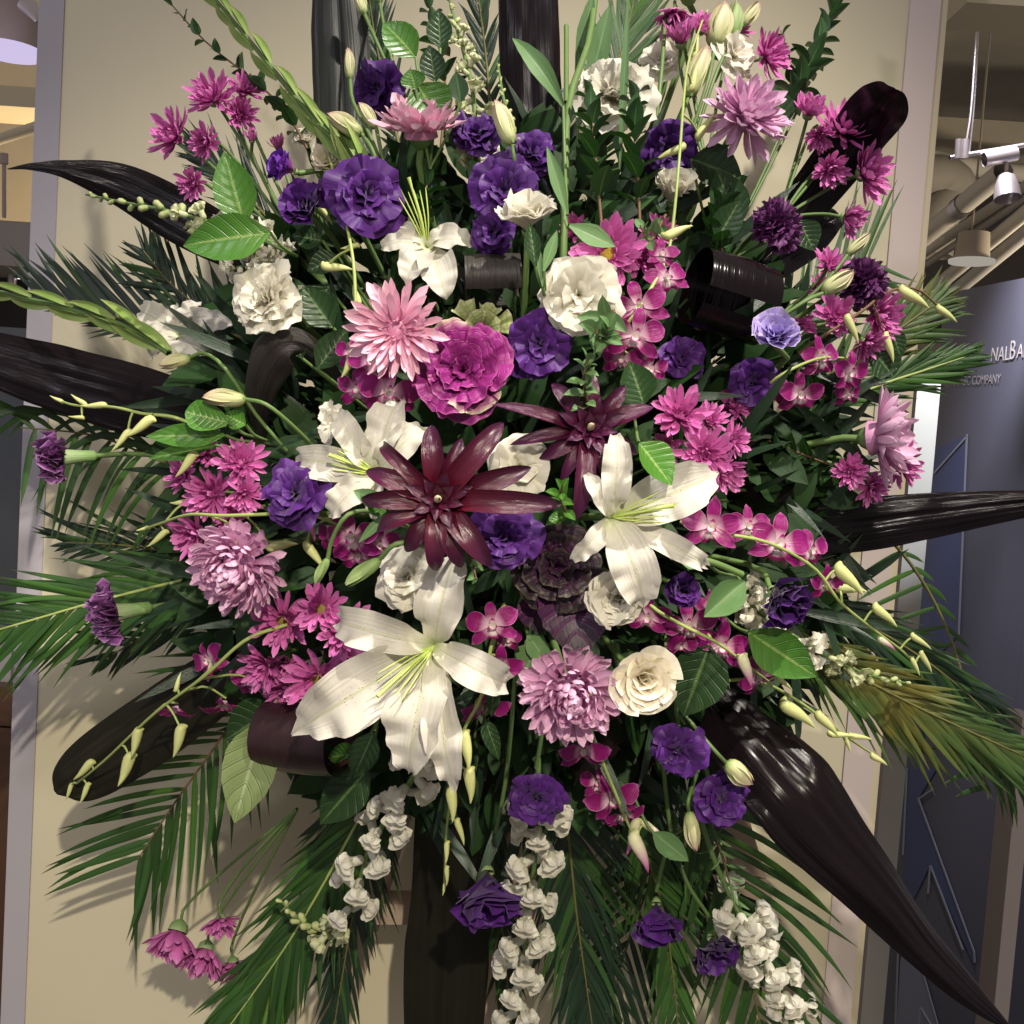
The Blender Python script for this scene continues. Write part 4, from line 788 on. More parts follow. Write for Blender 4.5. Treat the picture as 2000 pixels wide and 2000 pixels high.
frond([(1310,1400,.12),(1390,1600,.17),(1450,1830,.19),(1500,2080,.2)], 'feather palm frond fanning right below the big black strap leaf', 22, 310, 235, 56, 40, 14, 'palm', .22, seed=7, ab=(40,25), out=.05, jit=3, rach='rach', prof=[(0,.9),(.5,1),(1,.9)])
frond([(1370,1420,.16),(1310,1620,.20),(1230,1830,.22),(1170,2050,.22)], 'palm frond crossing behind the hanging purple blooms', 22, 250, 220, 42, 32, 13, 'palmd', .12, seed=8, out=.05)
frond([(1440,1190,.03),(1610,1285,.06),(1800,1385,.07),(2030,1490,.06)], 'broad sago frond with yellowed leaflets pointing lower right', 56, 200, 250, 24, 20, 11, 'palmo', .10, seed=9, out=.05, rach='rach', jit=2)
frond([(1480,1160,.09),(1680,1215,.12),(1860,1330,.13),(2010,1480,.13)], 'glossy grey green frond above the yellowed frond at right', 38, 170, 210, 24, 16, 10, 'palmd', .15, seed=10, out=.1)
frond([(1560,1150,.11),(1740,1255,.15),(1890,1385,.16),(2030,1550,.16)], 'full green frond filling the lower right behind the yellowed one', 46, 150, 240, 28, 18, 10, 'palm', .15, seed=29, out=.06)
frond([(1640,960,.16),(1770,1090,.18),(1850,1230,.18),(1900,1400,.17),(1930,1560,.16)], 'thin arching palm frond at the right edge of the wall', 14, 60, 175, 60, 50, 10, 'palm', .1, seed=11, ab=(115,90), aa=(40,30), out=.1, prof=[(0,.8),(.5,1),(1,.4)])
frond([(1600,800,.12),(1720,752,.14),(1810,722,.15),(1885,697,.15)], 'sago frond pointing right toward the sign lettering', 38, 130, 140, 23, 12, 9, 'palm', .06, seed=12, out=.05, rach='stemy', jit=3)
frond([(1560,790,.16),(1660,715,.18),(1760,640,.19),(1830,590,.2)], 'olive sago frond above the one by the sign lettering', 36, 150, 160, 34, 14, 9, 'palmo', .05, seed=13, out=.05)
frond([(1520,640,.17),(1590,575,.21),(1650,530,.23),(1700,505,.24)], 'feather palm frond spreading up and right beside the trim board', 13, 225, 165, 52, 30, 8.5, 'palm', .0, seed=14, aa=(28,42), ab=(30,60), out=.02, prof=[(0,1),(.5,.95),(1,.8)])
frond([(1170,330,.17),(1195,180,.21),(1225,60,.23),(1250,-60,.24)], 'palm frond standing up right of the tall dark leaf at top', 30, 150, 170, 34, 20, 10, 'palm', .1, seed=15, out=.08)
frond([(790,330,.20),(755,180,.23),(730,60,.24),(715,-60,.24)], 'narrow palm frond behind the green leaves at top left centre', 26, 80, 120, 30, 18, 8, 'palmd', .1, seed=16, out=.08)
frond([(960,260,.22),(950,120,.24),(930,-40,.24)], 'narrow palm frond just left of the tall dark leaf', 18, 90, 90, 32, 22, 8, 'palmd', .1, seed=26, out=.08)
frond([(600,690,.16),(430,650,.20),(250,625,.22),(70,572,.23)], 'dark sago frond with closely ranked leaflets at the left, tip yellowed', 38, 120, 215, 26, 20, 10, 'palmd', .0, seed=17, aa=(20,14), ab=(52,28), out=.05, jit=2, prof=[(0,.7),(.5,1),(.9,.75),(1,.4)])
frond([(640,740,.18),(480,660,.21),(350,570,.22),(280,490,.22)], 'small dark frond crossing behind the white carnation at left', 24, 130, 150, 48, 28, 9, 'palmd', .0, seed=18, out=.05)
frond([(660,600,.14),(560,470,.17),(460,360,.19),(370,290,.2)], 'thin dark frond under the magenta daisies at upper left', 28, 130, 175, 30, 14, 7, 'palmd', .0, seed=19, out=.08)
frond([(1180,1480,.18),(1280,1640,.2),(1400,1760,.21),(1520,1900,.21)], 'sparse frond behind the lower snapdragon at right', 16, 180, 180, 40, 30, 11, 'palmd', .1, seed=20, out=.05)
frond([(560,1180,.17),(420,1200,.19),(300,1235,.2),(200,1290,.2)], 'frond with level leaflets between the two carnations at left', 14, 120, 190, 40, 20, 10, 'palmd', .0, seed=21, ab=(50,20), out=.05)
frond([(770,1420,.12),(730,1580,.16),(690,1780,.18),(650,2020,.18)], 'dark frond hanging between the dense sago frond and the dark brown strap leaf', 40, 190, 180, 30, 20, 9, 'palmd', .1, seed=31, out=.05)
frond([(980,1480,.2),(960,1650,.22),(985,1850,.23),(1000,2060,.23)], 'dark frond partly hidden behind the centre snapdragon', 34, 120, 120, 30, 20, 9, 'palmd', .1, seed=32, out=.04)
frond([(1230,1440,.15),(1250,1620,.18),(1300,1800,.2),(1330,2050,.2)], 'dense dark frond between the centre frond and the bottom right snapdragon', 40, 200, 190, 32, 24, 9, 'palm', .1, seed=33, out=.05)
# ================================================================ long dark ti leaves
strip([(690,470,.10,60),(672,300,.14,110),(665,120,.16,122),(655,-60,.17,100)], 'upright dark green strap leaf at the top left of centre', 'tig', .5, seed=1)
strip([(1050,430,.05,80),(1045,300,.09,125),(1036,120,.12,132),(1030,-80,.13,128)], 'upright black purple strap leaf at the top centre', 'ti', .75, seed=2, wav=.05)
strip([(690,600,.03,50),(600,555,.08,72),(480,490,.12,95),(360,425,.14,112),(240,360,.14,92),(130,330,.12,40),(60,325,.11,15),(15,330,.10,2)], 'long pointed dark leaf reaching left over the wall edge, tip curled', 'ti', .6, seed=3, wav=.05, roll0=-18, roll1=10)
strip([(520,865,.04,80),(400,815,.07,118),(260,775,.10,150),(120,735,.11,142),(0,700,.10,120),(-140,650,.09,70)], 'broad black strap leaf leaving the left edge of the picture', 'ti', .6, seed=4, wav=.05, roll0=-12, roll1=-12)
strip([(560,1250,.04,80),(440,1320,.06,120),(300,1420,.08,140),(180,1500,.09,128),(128,1532,.09,84),(108,1548,.09,12)], 'blunt brown green strap leaf at the lower left under an orchid spray', 'tib', .35, seed=5, wav=.03)
strip([(905,1380,.05,90),(888,1560,.10,150),(878,1760,.14,158),(870,1900,.15,172),(862,2100,.16,150)], 'wide dark brown strap leaf hanging down the bottom centre', 'tib', .4, seed=6, wav=.03)
strip([(1340,1300,.03,90),(1420,1400,-.02,150),(1520,1500,-.06,205),(1600,1590,-.08,215),(1700,1710,-.09,160),(1805,1840,-.09,105),(1895,1935,-.08,68),(1985,2020,-.07,8)], 'big glossy black strap leaf pointing to the lower right corner', 'ti', .85, rib=.07, seed=7, wav=.12, roll0=14, roll1=24)
strip([(1430,1000,-.02,70),(1520,1028,.0,96),(1620,1028,.03,112),(1750,1012,.05,116),(1880,995,.06,90),(2060,975,.07,50)], 'dark brown purple strap leaf reaching the right edge, level', 'ti', .8, rib=.09, seed=8, wav=.12, roll0=14, roll1=14)
strip([(1480,500,.08,60),(1570,400,.10,95),(1650,300,.08,112),(1695,240,.05,120),(1722,208,.02,112),(1742,184,.0,70),(1750,174,-.01,8)], 'black strap leaf with its tip folded over at the upper right', 'ti', .6, seed=9, wav=.06)
strip([(1390,560,.03,60),(1480,520,.08,90),(1580,460,.13,90),(1640,420,.15,40)], 'short black leaf behind the purple carnation at upper right', 'ti', .6, seed=10, wav=.05)
curl(1425,580,-.08, 80, 150, 180-14, 'large glossy black rolled leaf right of the magenta orchids', 'ti', -100, 235, .25, .0, seed=1)
curl(962,548,-.09, 62, 108, 182, 'dark green rolled leaf above the purple bloom at the centre', 'tim', -120, 160, .05, .0, seed=2, ell=.85)
curl(590,1442,-.10, 68, 165, -2, 'dark brown rolled leaf left of the largest lily, hollow end facing right', 'tip', -110, 240, .35, .0, seed=3, ell=1.0)
curl(1475,928,-.03, 66, 90, 20, 'black rolled leaf with its open end facing out above the level strap leaf', 'ti', -100, 250, 1.6, .0, seed=4)
curl(1195,1475,-.0, 75, 120, 60, 'brown rolled leaf below the mauve chrysanthemum at the bottom', 'tip', -150, 120, .5, .15, seed=5)
strip([(500,850,-.02,40),(495,780,-.08,80),(520,705,-.12,105),(565,672,-.13,80),(620,700,-.10,50),(690,800,-.04,30)], 'grey brown leaf bent over in an arch below the white carnation', 'tim', .9, roll0=20, roll1=-30, seed=12, wav=.08, name='ti_leaf', group='long dark ti leaves')
curl(585,1090,.03, 50, 110, 100, 'dark rolled leaf behind the pale orchid buds at left', 'tib', -100, 200, .3, .0, seed=6)
curl(1345,600,.05, 90, 60, 90, 'black leaf loop in the dark gap right of the orchids', 'ti', -120, 200, .6, .1, seed=7)
# ================================================================ gladiolus
gladiolus([(740,400,.03),(700,330,0),(610,230,-.02),(500,95,-.02),(430,10,-.02),(380,-50,-.02)], 'green gladiolus spike rising to the upper left', 15, 120, seed=1)
gladiolus([(330,690,.06),(250,640,.05),(120,600,.02),(0,570,.0),(-80,545,.0)], 'green gladiolus spike leaving the left edge', 9, 125, seed=2, W=.11)
# ================================================================ lilies
lily(846,1262,-.05,.10,[(888,1080,1.15,.9,12),(998,1338,.85,1.5,8),(888,1522,.62,.8,0),(805,1490,.95,.6,-4),(600,1415,1.0,.4,-8),(645,1210,.72,1.5,8)], 'largest white lily, left of the bottom centre, petals spread wide', -.06, (-135,115), W=.27)
lily(1195,1010,.1,.0,[(1205,850,.85,.9,8),(1392,930,.95,.5,-6),(1388,1105,.5,1.1,4),(1255,1175,1.0,.9,6),(1118,1092,.85,1.1,6),(1140,925,.75,.8,16)], 'white lily right of centre with speckled petal', -.05, (12,95), W=.27)
lily(735,925,-.1,.1,[(775,775,1.1,1.1,10),(832,835,.9,1.1,10),(735,1010,1.0,.7,0),(650,1005,1.0,.7,0),(575,893,.95,1.0,0),(655,800,.7,.9,10)], 'white lily left of the large burgundy bromeliad', -.01, (160,75), W=.28)
lily(835,480,.1,.35,[(745,492,1.0,.9,10),(925,478,1.1,.9,14),(868,600,1.4,.5,0),(795,575,1.3,.5,0),(760,440,.8,.8,10),(880,440,.8,.8,10)], 'white lily in shade above the pink spider chrysanthemum', .04, (110,95), W=.28)
lily(350,650,-.3,.3,[(252,590,1.2,.5,0),(390,595,1.1,.5,0),(300,700,1.2,.5,0),(430,720,1.0,.6,0),(330,585,1.0,.5,0),(465,650,.9,.6,0)], 'shaded white lily seen from behind at the left', .09, None, W=.3)
lily(650,830,-.4,.3,[(640,775,1.1,.4,20),(625,800,.9,.4,20),(670,790,.9,.4,20),(628,850,.9,.5,10),(690,870,.9,.5,10),(660,880,.9,.5,10)], 'half open narrow white lily beside the dark grey leaf at left', .02, None, W=.4)
# ================================================================ white ruffled blooms, rose
W_ = dict(mat='white', name='lisianthus', group=None)
ruffled(530,590,74,-.45,.25,'round white carnation at the left edge of the blooms','white',-.02,'carnation','carnation',None,'wcarn')
ruffled(1195,195,84,.05,.35,'white carnation at the top behind small green sprigs','white',.03,'carnation','carnation',None,'wcarn')
ruffled(1128,577,82,.1,-.15,'upright white lisianthus right of the dark green rolled leaf','white',-.03,'lisianthus','lisianthus',None,'full')
ruffled(1030,450,72,.05,1.5,'white lisianthus seen from the side below the purple cluster at top','white',-.02,'lisianthus','lisianthus',None,'cup')
ruffled(1212,1162,74,-.25,-.1,'white lisianthus cupped under the right lily','white',-.04,'lisianthus','lisianthus',None,'cup')
ruffled(800,1130,62,-.35,.3,'white lisianthus tucked behind the upper petal of the largest lily','white',-.01,'lisianthus','lisianthus',None,'full')
ruffled(1015,912,66,.1,.1,'white lisianthus between the two bromeliads','white',.0,'lisianthus','lisianthus',None,'open')
ruffled(1425,110,58,.8,.3,'white lisianthus at the top right facing right','white',.02,'lisianthus','lisianthus',None,'open')
ruffled(640,325,42,.1,.4,'cream lisianthus behind the purple bloom at upper left','cream',.02,'lisianthus','lisianthus',None,'cup')
ruffled(1310,395,54,.15,1.2,'pale shaded lisianthus cup under the purple bloom at upper right','white',.05,'lisianthus','lisianthus',None,'bell')
ruffled(600,285,34,-.3,.8,'small white bloom under the gladiolus spike','white',.08,'lisianthus','lisianthus',None,'cup')
ruffled(940,300,42,-.2,.3,'pale greenish bloom shaded under the white bud at top','snapg' if False else 'white',.10,'lisianthus','lisianthus',None,'open')
ruffled(1290,120,44,-.2,.4,'thin pale bloom behind the orchid stem at the top right','white',.09,'lisianthus','lisianthus',None,'open')
rose(1252,1322,62,.15,-.05,'cream rose beside the mauve chrysanthemum at lower centre',off=-.05)
# ================================================================ purple lisianthus
PU = [(740,175,62,-.5,-.3,'open','purple lisianthus at the top beside the dark green strap leaf',.05),
(930,265,58,.1,.5,'full','purple lisianthus right of the pale pink chrysanthemum',.04),
(1037,305,58,.2,.4,'full','purple lisianthus touching the tall black strap leaf',.02),
(985,375,78,-.1,.1,'full','largest purple lisianthus of the cluster above the white cup',.0),
(965,450,50,-.3,-.3,'open','purple lisianthus peeping left below the white cup',.02),
(715,385,84,.4,.05,'full','large purple lisianthus at upper left, left of the shaded lily',-.02),
(605,412,58,-.3,.3,'cup','purple lisianthus bloom at upper left beside the orchid buds',-.01),
(1305,290,66,.1,-.5,'open','purple lisianthus behind the pale orchid buds at the top right',.05),
(1050,672,76,.1,-.25,'open','dark purple lisianthus under the upright white one',.0),
(1330,700,50,.1,.0,'open','dark purple lisianthus lost in the shade right of centre',.08),
(1470,745,58,-.1,-.5,'open','purple lisianthus under the pale lilac one',.04),
(580,968,76,-.35,.35,'full','purple lisianthus left of the left lily, over the bud spray',-.04),
(985,1052,76,-.1,.1,'full','purple lisianthus below the large bromeliad',-.03),
(1330,1152,44,.1,-.1,'cup','small blue purple lisianthus right of the white cup',-.03),
(1510,1155,70,.35,-.55,'bell','half closed purple lisianthus on its stem at right',-.03),
(1047,1557,60,-.1,-.15,'full','purple lisianthus above the centre snapdragon',-.06),
(952,1705,84,.1,-1.0,'bell','nodding purple lisianthus left of the centre snapdragon',-.02),
(1325,1462,60,-.15,-.3,'full','upper purple lisianthus of the pair over the black strap leaf',-.03),
(1410,1560,58,.15,.1,'full','lower purple lisianthus of the pair over the black strap leaf',-.04),
(1282,1765,62,.0,-1.1,'bell','small nodding purple lisianthus at the bottom',.02),
(1390,1832,60,.2,-.7,'cup','purple lisianthus beside the bottom right snapdragon',.0)]
for a in PU: ruffled(a[0],a[1],a[2],a[3],a[4],a[6],'purple',a[7],group='purple lisianthus blooms',style=a[5], end=(PD(1150,1330,.12) if a[1] > 1400 else None), st=(a[1] < 1450))
ruffled(575,335,42,-1.3,.35,'plum coloured half open bud pointing left','plumbud',-.01,group=None,style='bell')
ruffled(1515,668,60,-.2,.5,'pale lilac blue lisianthus at the right','lilac',-.03,group=None,style='cup')
# stems hanging to the lower blooms
def hang(pts, label, r=.0026, mat='stem', off=.0):
    q = [PD(a, b, off+c) for a, b, c in pts]; t = thing('flower_stem', label, 'stem', Matrix.Translation(q[0]), None); stem(t, q, r, G[mat], name='stalk', n=14); return t
hang([(1047,1500,.02),(1060,1400,.05),(1050,1250,.1)], 'straight green stem above the purple bloom over the centre snapdragon')
hang([(957,1672,.03),(985,1540,.04),(1000,1400,.06),(1010,1250,.1)], 'long stem of the nodding purple bloom at the bottom centre')
hang([(1325,1420,.0),(1310,1330,.06),(1250,1200,.1)], 'stem of the upper purple bloom over the black leaf')
hang([(1282,1740,.03),(1310,1640,.03),(1370,1590,.04),(1380,1500,.06),(1300,1350,.1)], 'curving stem of the small nodding bloom at the bottom')
hang([(1385,1790,.0),(1340,1720,.02),(1310,1620,.04),(1290,1450,.08)], 'stem of the purple bloom by the bottom right snapdragon')
hang([(1450,1122,-.04),(1380,1095,-.03),(1310,1088,.0)], 'thick pale stem running to the half closed purple bloom', .0035)
hang([(1165,-30,.0),(1150,80,-.02),(1112,195,-.03),(1104,330,-.03),(1100,500,.0),(1095,600,.05)], 'tall pale green stem standing in front of the white carnation', .0040)
hang([(1106,50,-.02),(1106,200,-.03)], 'short second shoot beside the tall pale green stem', .0028)
hang([(1300,30,-.0),(1290,160,.02),(1270,330,.08)], 'stem behind the top orchid buds')
# ================================================================ chrysanthemums
big_mum(778,645,104,-.12,-.1,'pink spider chrysanthemum in the upper middle, long thin petals',-.05,'pinkmum','spider')
big_mum(822,262,96,-.05,1.9,'pale pink chrysanthemum seen from the side at the top, cupped upward',.0,'pinkmum','dish')
big_mum(1455,232,92,.55,.75,'lavender chrysanthemum at the upper right, lower petals hanging',-.03,'lav','reflex')
big_mum(1705,855,100,1.7,.1,'lavender chrysanthemum at the right edge seen from the side',.0,'lav','dish')
big_mum(468,1105,98,-.25,-.35,'dense mauve chrysanthemum at the left below the orchid bud stem',-.05,'lav','incurve')
big_mum(1112,1352,100,.05,-.2,'dense mauve chrysanthemum at the bottom next to the cream rose',-.05,'lav','incurve')
big_mum(1345,-12,74,-.1,1.8,'lavender chrysanthemum cut by the top edge',.0,'lav','dish')
ND = dict(disc=None)
mum_spray(430,230,'magenta daisy spray at the upper left on long stems',[(418,195,52,-.3,.45),(345,268,52,-.6,.25),(405,278,36,-.5,-.2,dict(off=.01)),(478,178,34,.3,.5,dict(off=.03)),(468,225,34,.5,0,dict(off=.04)),(378,358,32,-.2,-.4,dict(off=.04)),(492,275,22,.1,.9,dict(off=.03,lift=45,dens=.6)),(545,290,26,-.1,.9,dict(off=.04,lift=40,dens=.7))],end=PD(640,560,.1))
mum_spray(1320,60,'magenta daisy spray at the top under the cut chrysanthemum',[(1318,28,46,-.2,-1.2,dict(lift=20)),(1330,85,44,-.1,1.1,dict(lift=30)),(1368,60,36,.3,.8),(1495,112,48,.9,.1),(1440,60,28,.3,.6,dict(off=.04))],end=PD(1380,330,.1))
mum_spray(1640,300,'magenta daisy spray at the upper right by the folded black leaf',[(1578,225,40,.1,1.0,dict(lift=20)),(1645,262,62,.25,.7),(1685,340,56,.8,.1),(1620,330,36,.1,-.5,dict(off=.02)),(1650,425,40,1.0,-.5,dict(lift=15)),(1600,265,30,0,-1)],end=PD(1520,430,.08))
mum_spray(1650,600,'magenta daisies around the dark carnation at right',[(1618,520,34,.2,.5),(1630,618,40,-.1,.1),(1712,618,52,.7,-.2),(1600,560,26,.1,.2,dict(off=.05)),(1690,670,36,.4,-.8),(1560,640,30,.1,-.2,dict(off=.06))],end=PD(1480,650,.1))
mum_spray(1370,860,'lilac pink daisy cluster right of the salal leaf at centre right',[(1330,812,56,-.15,.25),(1375,885,54,-.1,-.15,dict(off=-.03)),(1410,920,44,.35,-.5),(1430,860,36,.6,.1,dict(off=.02)),(1300,870,34,-.3,-.3,dict(off=.03)),(1385,820,34,.2,.4,dict(off=.03)),(1440,800,28,.4,.2,dict(off=.06))],end=PD(1330,900,.14))
mum_spray(1740,900,'magenta daisies behind the lavender chrysanthemum at right',[(1758,908,44,.8,-.1),(1740,850,36,.7,.2,dict(off=.02)),(1660,920,34,-.2,-.1,dict(off=.03)),(1700,950,34,.2,-.5,dict(off=.03))],end=PD(1560,880,.1))
mum_spray(420,950,'dark magenta daisy cluster at the left below the dark strap leaf',[(400,885,46,-.3,.4),(470,905,50,.2,.3),(415,965,54,-.2,-.1),(385,1040,52,-.5,-.3),(478,965,36,.3,-.3,dict(off=-.02)),(360,930,34,-.6,.2,dict(off=.02)),(450,1010,34,0,-.1,dict(off=.02))],end=PD(540,980,.12))
mum_spray(590,1240,'bright magenta daisies with dark yellow centres left of the largest lily',[(553,1212,60,-.1,-.05,dict(disc='discg')),(628,1190,50,.1,.25,dict(disc='discg')),(672,1232,54,.35,.1,dict(disc=None)),(520,1300,48,-.4,-.4),(622,1325,66,.05,-.3,dict(disc='discg')),(695,1290,40,.4,-.2,dict(off=.02)),(560,1300,38,0,-.6,dict(off=.03)),(560,1345,44,-.1,-.7,dict(off=.01))],end=PD(640,1260,.14))
mum_spray(370,1830,'pink daisies drooping at the lower left over the wall',[(348,1815,68,-.35,-1.5,dict(lift=14)),(402,1852,58,-.2,-1.3,dict(lift=14)),(432,1795,38,.3,-1.0),(455,1880,44,.3,-1.6,dict(off=.05))],end=PD(580,1580,.08))
mum_spray(1190,495,'open pink daisy with bright yellow centre beside the white lisianthus',[(1188,497,68,-.15,-.05,dict(disc='disc')),(1250,500,48,.3,.0,dict(off=.03)),(1122,455,34,-.3,.3,dict(off=.02,lift=25)),(1285,455,34,.2,.3,dict(off=.05))],end=PD(1180,600,.12))
# ================================================================ carnations
ruffled(132,893,58,-1.6,-.15,'dusty purple carnation at the far left facing left','carn',.0,'carnation','carnation',None,'side',end=PD(420,900,.08))
ruffled(238,1195,62,-1.5,-.2,'dusty purple carnation at left in front of the sago frond','carn',.0,'carnation','carnation',None,'side',end=PD(480,1180,.1))
ruffled(1512,445,54,.35,.1,'dark purple carnation at the upper right','carnd',.02,'carnation','carnation',None,'carn')
ruffled(1680,555,54,.2,.0,'dark purple carnation between magenta daisies at right','carnd',-.01,'carnation','carnation',None,'carn')
# ================================================================ bromeliads, kale
bromeliad(858,975,.0,.0,[(728,925,1,.9),(735,858,.7,1.7),(843,842,1.05,1.0),(898,868,.8,.9),(972,838,1.1,1.0),(1018,920,1.05,.8),(1075,985,1.05,.9),(950,1092,1.1,.9),(898,1095,1.0,.9),(852,1105,1.0,1.1),(800,1068,1.0,.9),(748,1030,1.0,.9),(720,975,.9,.9),(770,890,.8,.9),(930,1040,.9,.9)],'large wine red bromeliad rosette at the centre',-.07,'burg',14,24)
bromeliad(1150,838,.05,.05,[(982,800,.7,.6),(1012,868,.7,.8),(1062,892,.9,.9),(1125,1000,1.0,.9),(1190,962,.8,1.6),(1178,968,.6,1.5),(1262,800,.9,.7),(1215,760,.9,.8),(1150,730,.9,.8),(1085,760,.9,.8),(1235,880,.8,.9),(1100,930,.7,.9)],'darker bromeliad rosette right of the large one',-.02,'burg2',14,22)
kale(905,725,104,-.05,.1,'magenta ornamental kale with cream rimmed lower leaves',[(4,1.0,4,.8,.1,'kale'),(2,1.0,14,.75,.62,'kalec'),(3,.95,16,.75,.05,'kale'),(5,.82,30,.7,.2,'kale'),(5,.62,48,.65,.5,'kale'),(4,.45,66,.6,.1,'kale'),(3,.3,80,.5,.4,'kale')],.0)
kale(940,650,68,.1,.5,'green and purple kale leaves behind the pink spider chrysanthemum',[(6,1.0,10,.5,.1,'kaleg'),(4,.7,40,.6,.3,'kaleg')],.05)
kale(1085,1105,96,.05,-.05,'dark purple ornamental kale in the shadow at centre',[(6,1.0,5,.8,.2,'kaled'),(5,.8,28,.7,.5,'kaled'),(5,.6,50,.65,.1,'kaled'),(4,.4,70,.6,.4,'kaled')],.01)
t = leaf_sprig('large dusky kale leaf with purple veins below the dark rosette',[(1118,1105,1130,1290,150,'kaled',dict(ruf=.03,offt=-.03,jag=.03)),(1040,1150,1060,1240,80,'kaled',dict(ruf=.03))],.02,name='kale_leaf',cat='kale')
# ================================================================ orchid sprays
OL = .0
spray([(1180,680,.06),(1235,620,.0),(1290,530,.0),(1310,470,.0),(1325,330,-.03),(1335,200,-.03),(1345,120,-.03),(1372,40,-.03)],'magenta orchid spray climbing from the centre to pale buds at the top right',
 [(1248,600,54,-.1,-.1,15),(1240,655,56,.0,-.3,-10),(1300,545,44,.3,.2,20),(1290,500,36,.3,.3,0,dict(close=20)),(1215,700,40,-.2,-.4,0,dict(off=.03)),(1270,720,36,.2,-.3,0,dict(off=.05))],
 [(1305,462,58,30,dict(fat=1.3)),(1330,290,60,200,dict(flip=True)),(1365,262,62,50,dict(flip=True)),(1352,170,55,80),(1358,110,48,85),(1372,48,35,75)])
spray([(760,770,.06),(735,700,.0),(700,640,-.0),(690,510,-.02),(668,400,-.02),(640,300,.0),(610,240,.03)],'magenta orchid spray left of the spider chrysanthemum with buds above',
 [(728,705,48,-.2,-.2,10),(760,765,60,.1,-.4,-5),(700,760,44,-.3,-.3,0,dict(off=.02)),(690,690,36,-.3,.1,0,dict(off=.01))],
 [(672,365,32,100),(625,405,46,-50),(695,478,34,-160,dict(fat=1.3)),(638,522,58,0,dict(fat=1.2)),(700,590,42,110,dict(fat=1.3)),(690,690,58,250,dict(fat=1.3))])
spray([(620,1005,.02),(560,1003,-.04),(440,1007,-.06),(370,1005,-.06),(320,1020,-.04),(285,1032,-.03)],'pale orchid bud stem crossing the mauve chrysanthemum at the left',
 [(690,1050,56,-.2,-.2,10),(740,1065,44,.2,-.2,0,dict(off=.02)),(655,1045,40,-.4,0,0,dict(off=.02)),(700,1085,40,0,-.5,0,dict(off=.01))],
 [(362,980,34,190,dict(fat=1.3)),(320,1040,48,225,dict(off=-.03)),(465,1035,44,260),(530,1070,58,15,dict(fat=1.4)),(595,1000,66,-65,dict(fat=1.2,mat='buddyed')),(600,1068,60,-48,dict(fat=1.2)),(288,1030,26,200)],off=-.0)
spray([(400,840,.04),(340,815,-.0),(280,808,-.02),(220,795,-.03),(150,792,-.03),(115,782,-.03)],'bud tipped orchid stem at the far left above the carnation',(),
 [(200,790,48,188,dict(off=-.03)),(165,788,36,150,dict(off=-.03)),(290,820,62,222,dict(off=-.03,fat=1.2)),(248,845,52,235,dict(off=-.03)),(160,815,30,180,dict(off=-.03)),(375,890,58,238,dict(off=-.04,fat=1.2)),(120,783,28,160,dict(off=-.03))])
spray([(560,1220,.0),(480,1250,-.03),(400,1320,-.05),(300,1395,-.05),(210,1480,-.05),(150,1530,-.05)],'long orchid bud spray over the blunt strap leaf at the lower left',
 [(345,1380,40,-.3,-1.3,0,dict(close=20)),(412,1290,44,-.6,-.2,30,dict(off=.0)),(440,1370,48,.0,-1.5,0,dict(close=25,lipmat='lip')),(500,1330,50,-.2,-.4,0,dict(off=.03))],
 [(175,1490,50,232,dict(off=-.06,fat=1.2)),(138,1535,34,255,dict(off=-.06)),(170,1535,42,252,dict(off=-.06)),(268,1430,56,262,dict(off=-.06,fat=1.3)),(252,1480,66,255,dict(off=-.07,fat=1.3)),(352,1425,62,262,dict(off=-.07,fat=1.3)),(345,1345,36,80,dict(off=-.06))],off=-.01)
spray([(985,1180,.04),(960,1260,-.02),(940,1360,-.03),(905,1430,-.04),(888,1520,-.03),(872,1620,-.02),(868,1720,-.01)],'orchid spray hanging below the largest lily, ending in pale buds',
 [(962,1222,50,.0,.1,10,dict(off=-.03)),(975,1295,48,.1,-.6,0,dict(close=15,off=-.03)),(945,1375,50,.2,-.8,0,dict(close=20)),(990,1250,30,.4,0,0,dict(off=.02))],
 [(905,1440,72,-75,dict(off=-.05,fat=1.3)),(915,1510,66,-80,dict(off=-.04,fat=1.3)),(880,1548,64,-80,dict(off=-.04,fat=1.3)),(893,1608,50,-68,dict(off=-.03)),(872,1650,42,-88,dict(off=-.02)),(872,1698,36,-85,dict(off=-.02)),(868,1728,24,-95,dict(off=-.02))],off=.0)
spray([(1170,1300,.06),(1150,1400,.02),(1190,1520,-.02),(1240,1640,-.02),(1265,1700,-.02)],'magenta orchid spray hanging below the rose',
 [(1140,1462,50,-.1,-.6,0,dict(close=15)),(1195,1560,52,.1,-.4,20),(1215,1590,40,.3,-.6,0,dict(off=.01)),(1170,1530,36,-.3,.2,0,dict(off=.02))],
 [(1238,1640,78,-60,dict(off=-.03,fat=1.3,mat='buddyed')),(1240,1610,70,-100,dict(off=-.0,fat=1.1,mat='buddyed')),(1260,1610,70,-35,dict(off=-.0,fat=.8,mat='buddyed'))])
spray([(1240,1150,.06),(1280,1190,.0),(1340,1225,-.02),(1400,1255,-.03),(1460,1300,-.02),(1500,1330,-.01)],'magenta orchid spray under the small blue purple bloom',
 [(1265,1205,44,-.2,-.3,0,dict(off=.01)),(1345,1222,54,-.1,.0,10),(1408,1262,54,.1,-.2,-10),(1385,1190,36,.4,.4,0,dict(off=.01)),(1478,1318,48,.4,-.5,20,dict(close=10)),(1330,1260,30,0,-.7,0)],
 [(1450,1290,62,-65,dict(off=-.04,fat=1.4,mat='buddyed')),(1520,1325,40,-35)])
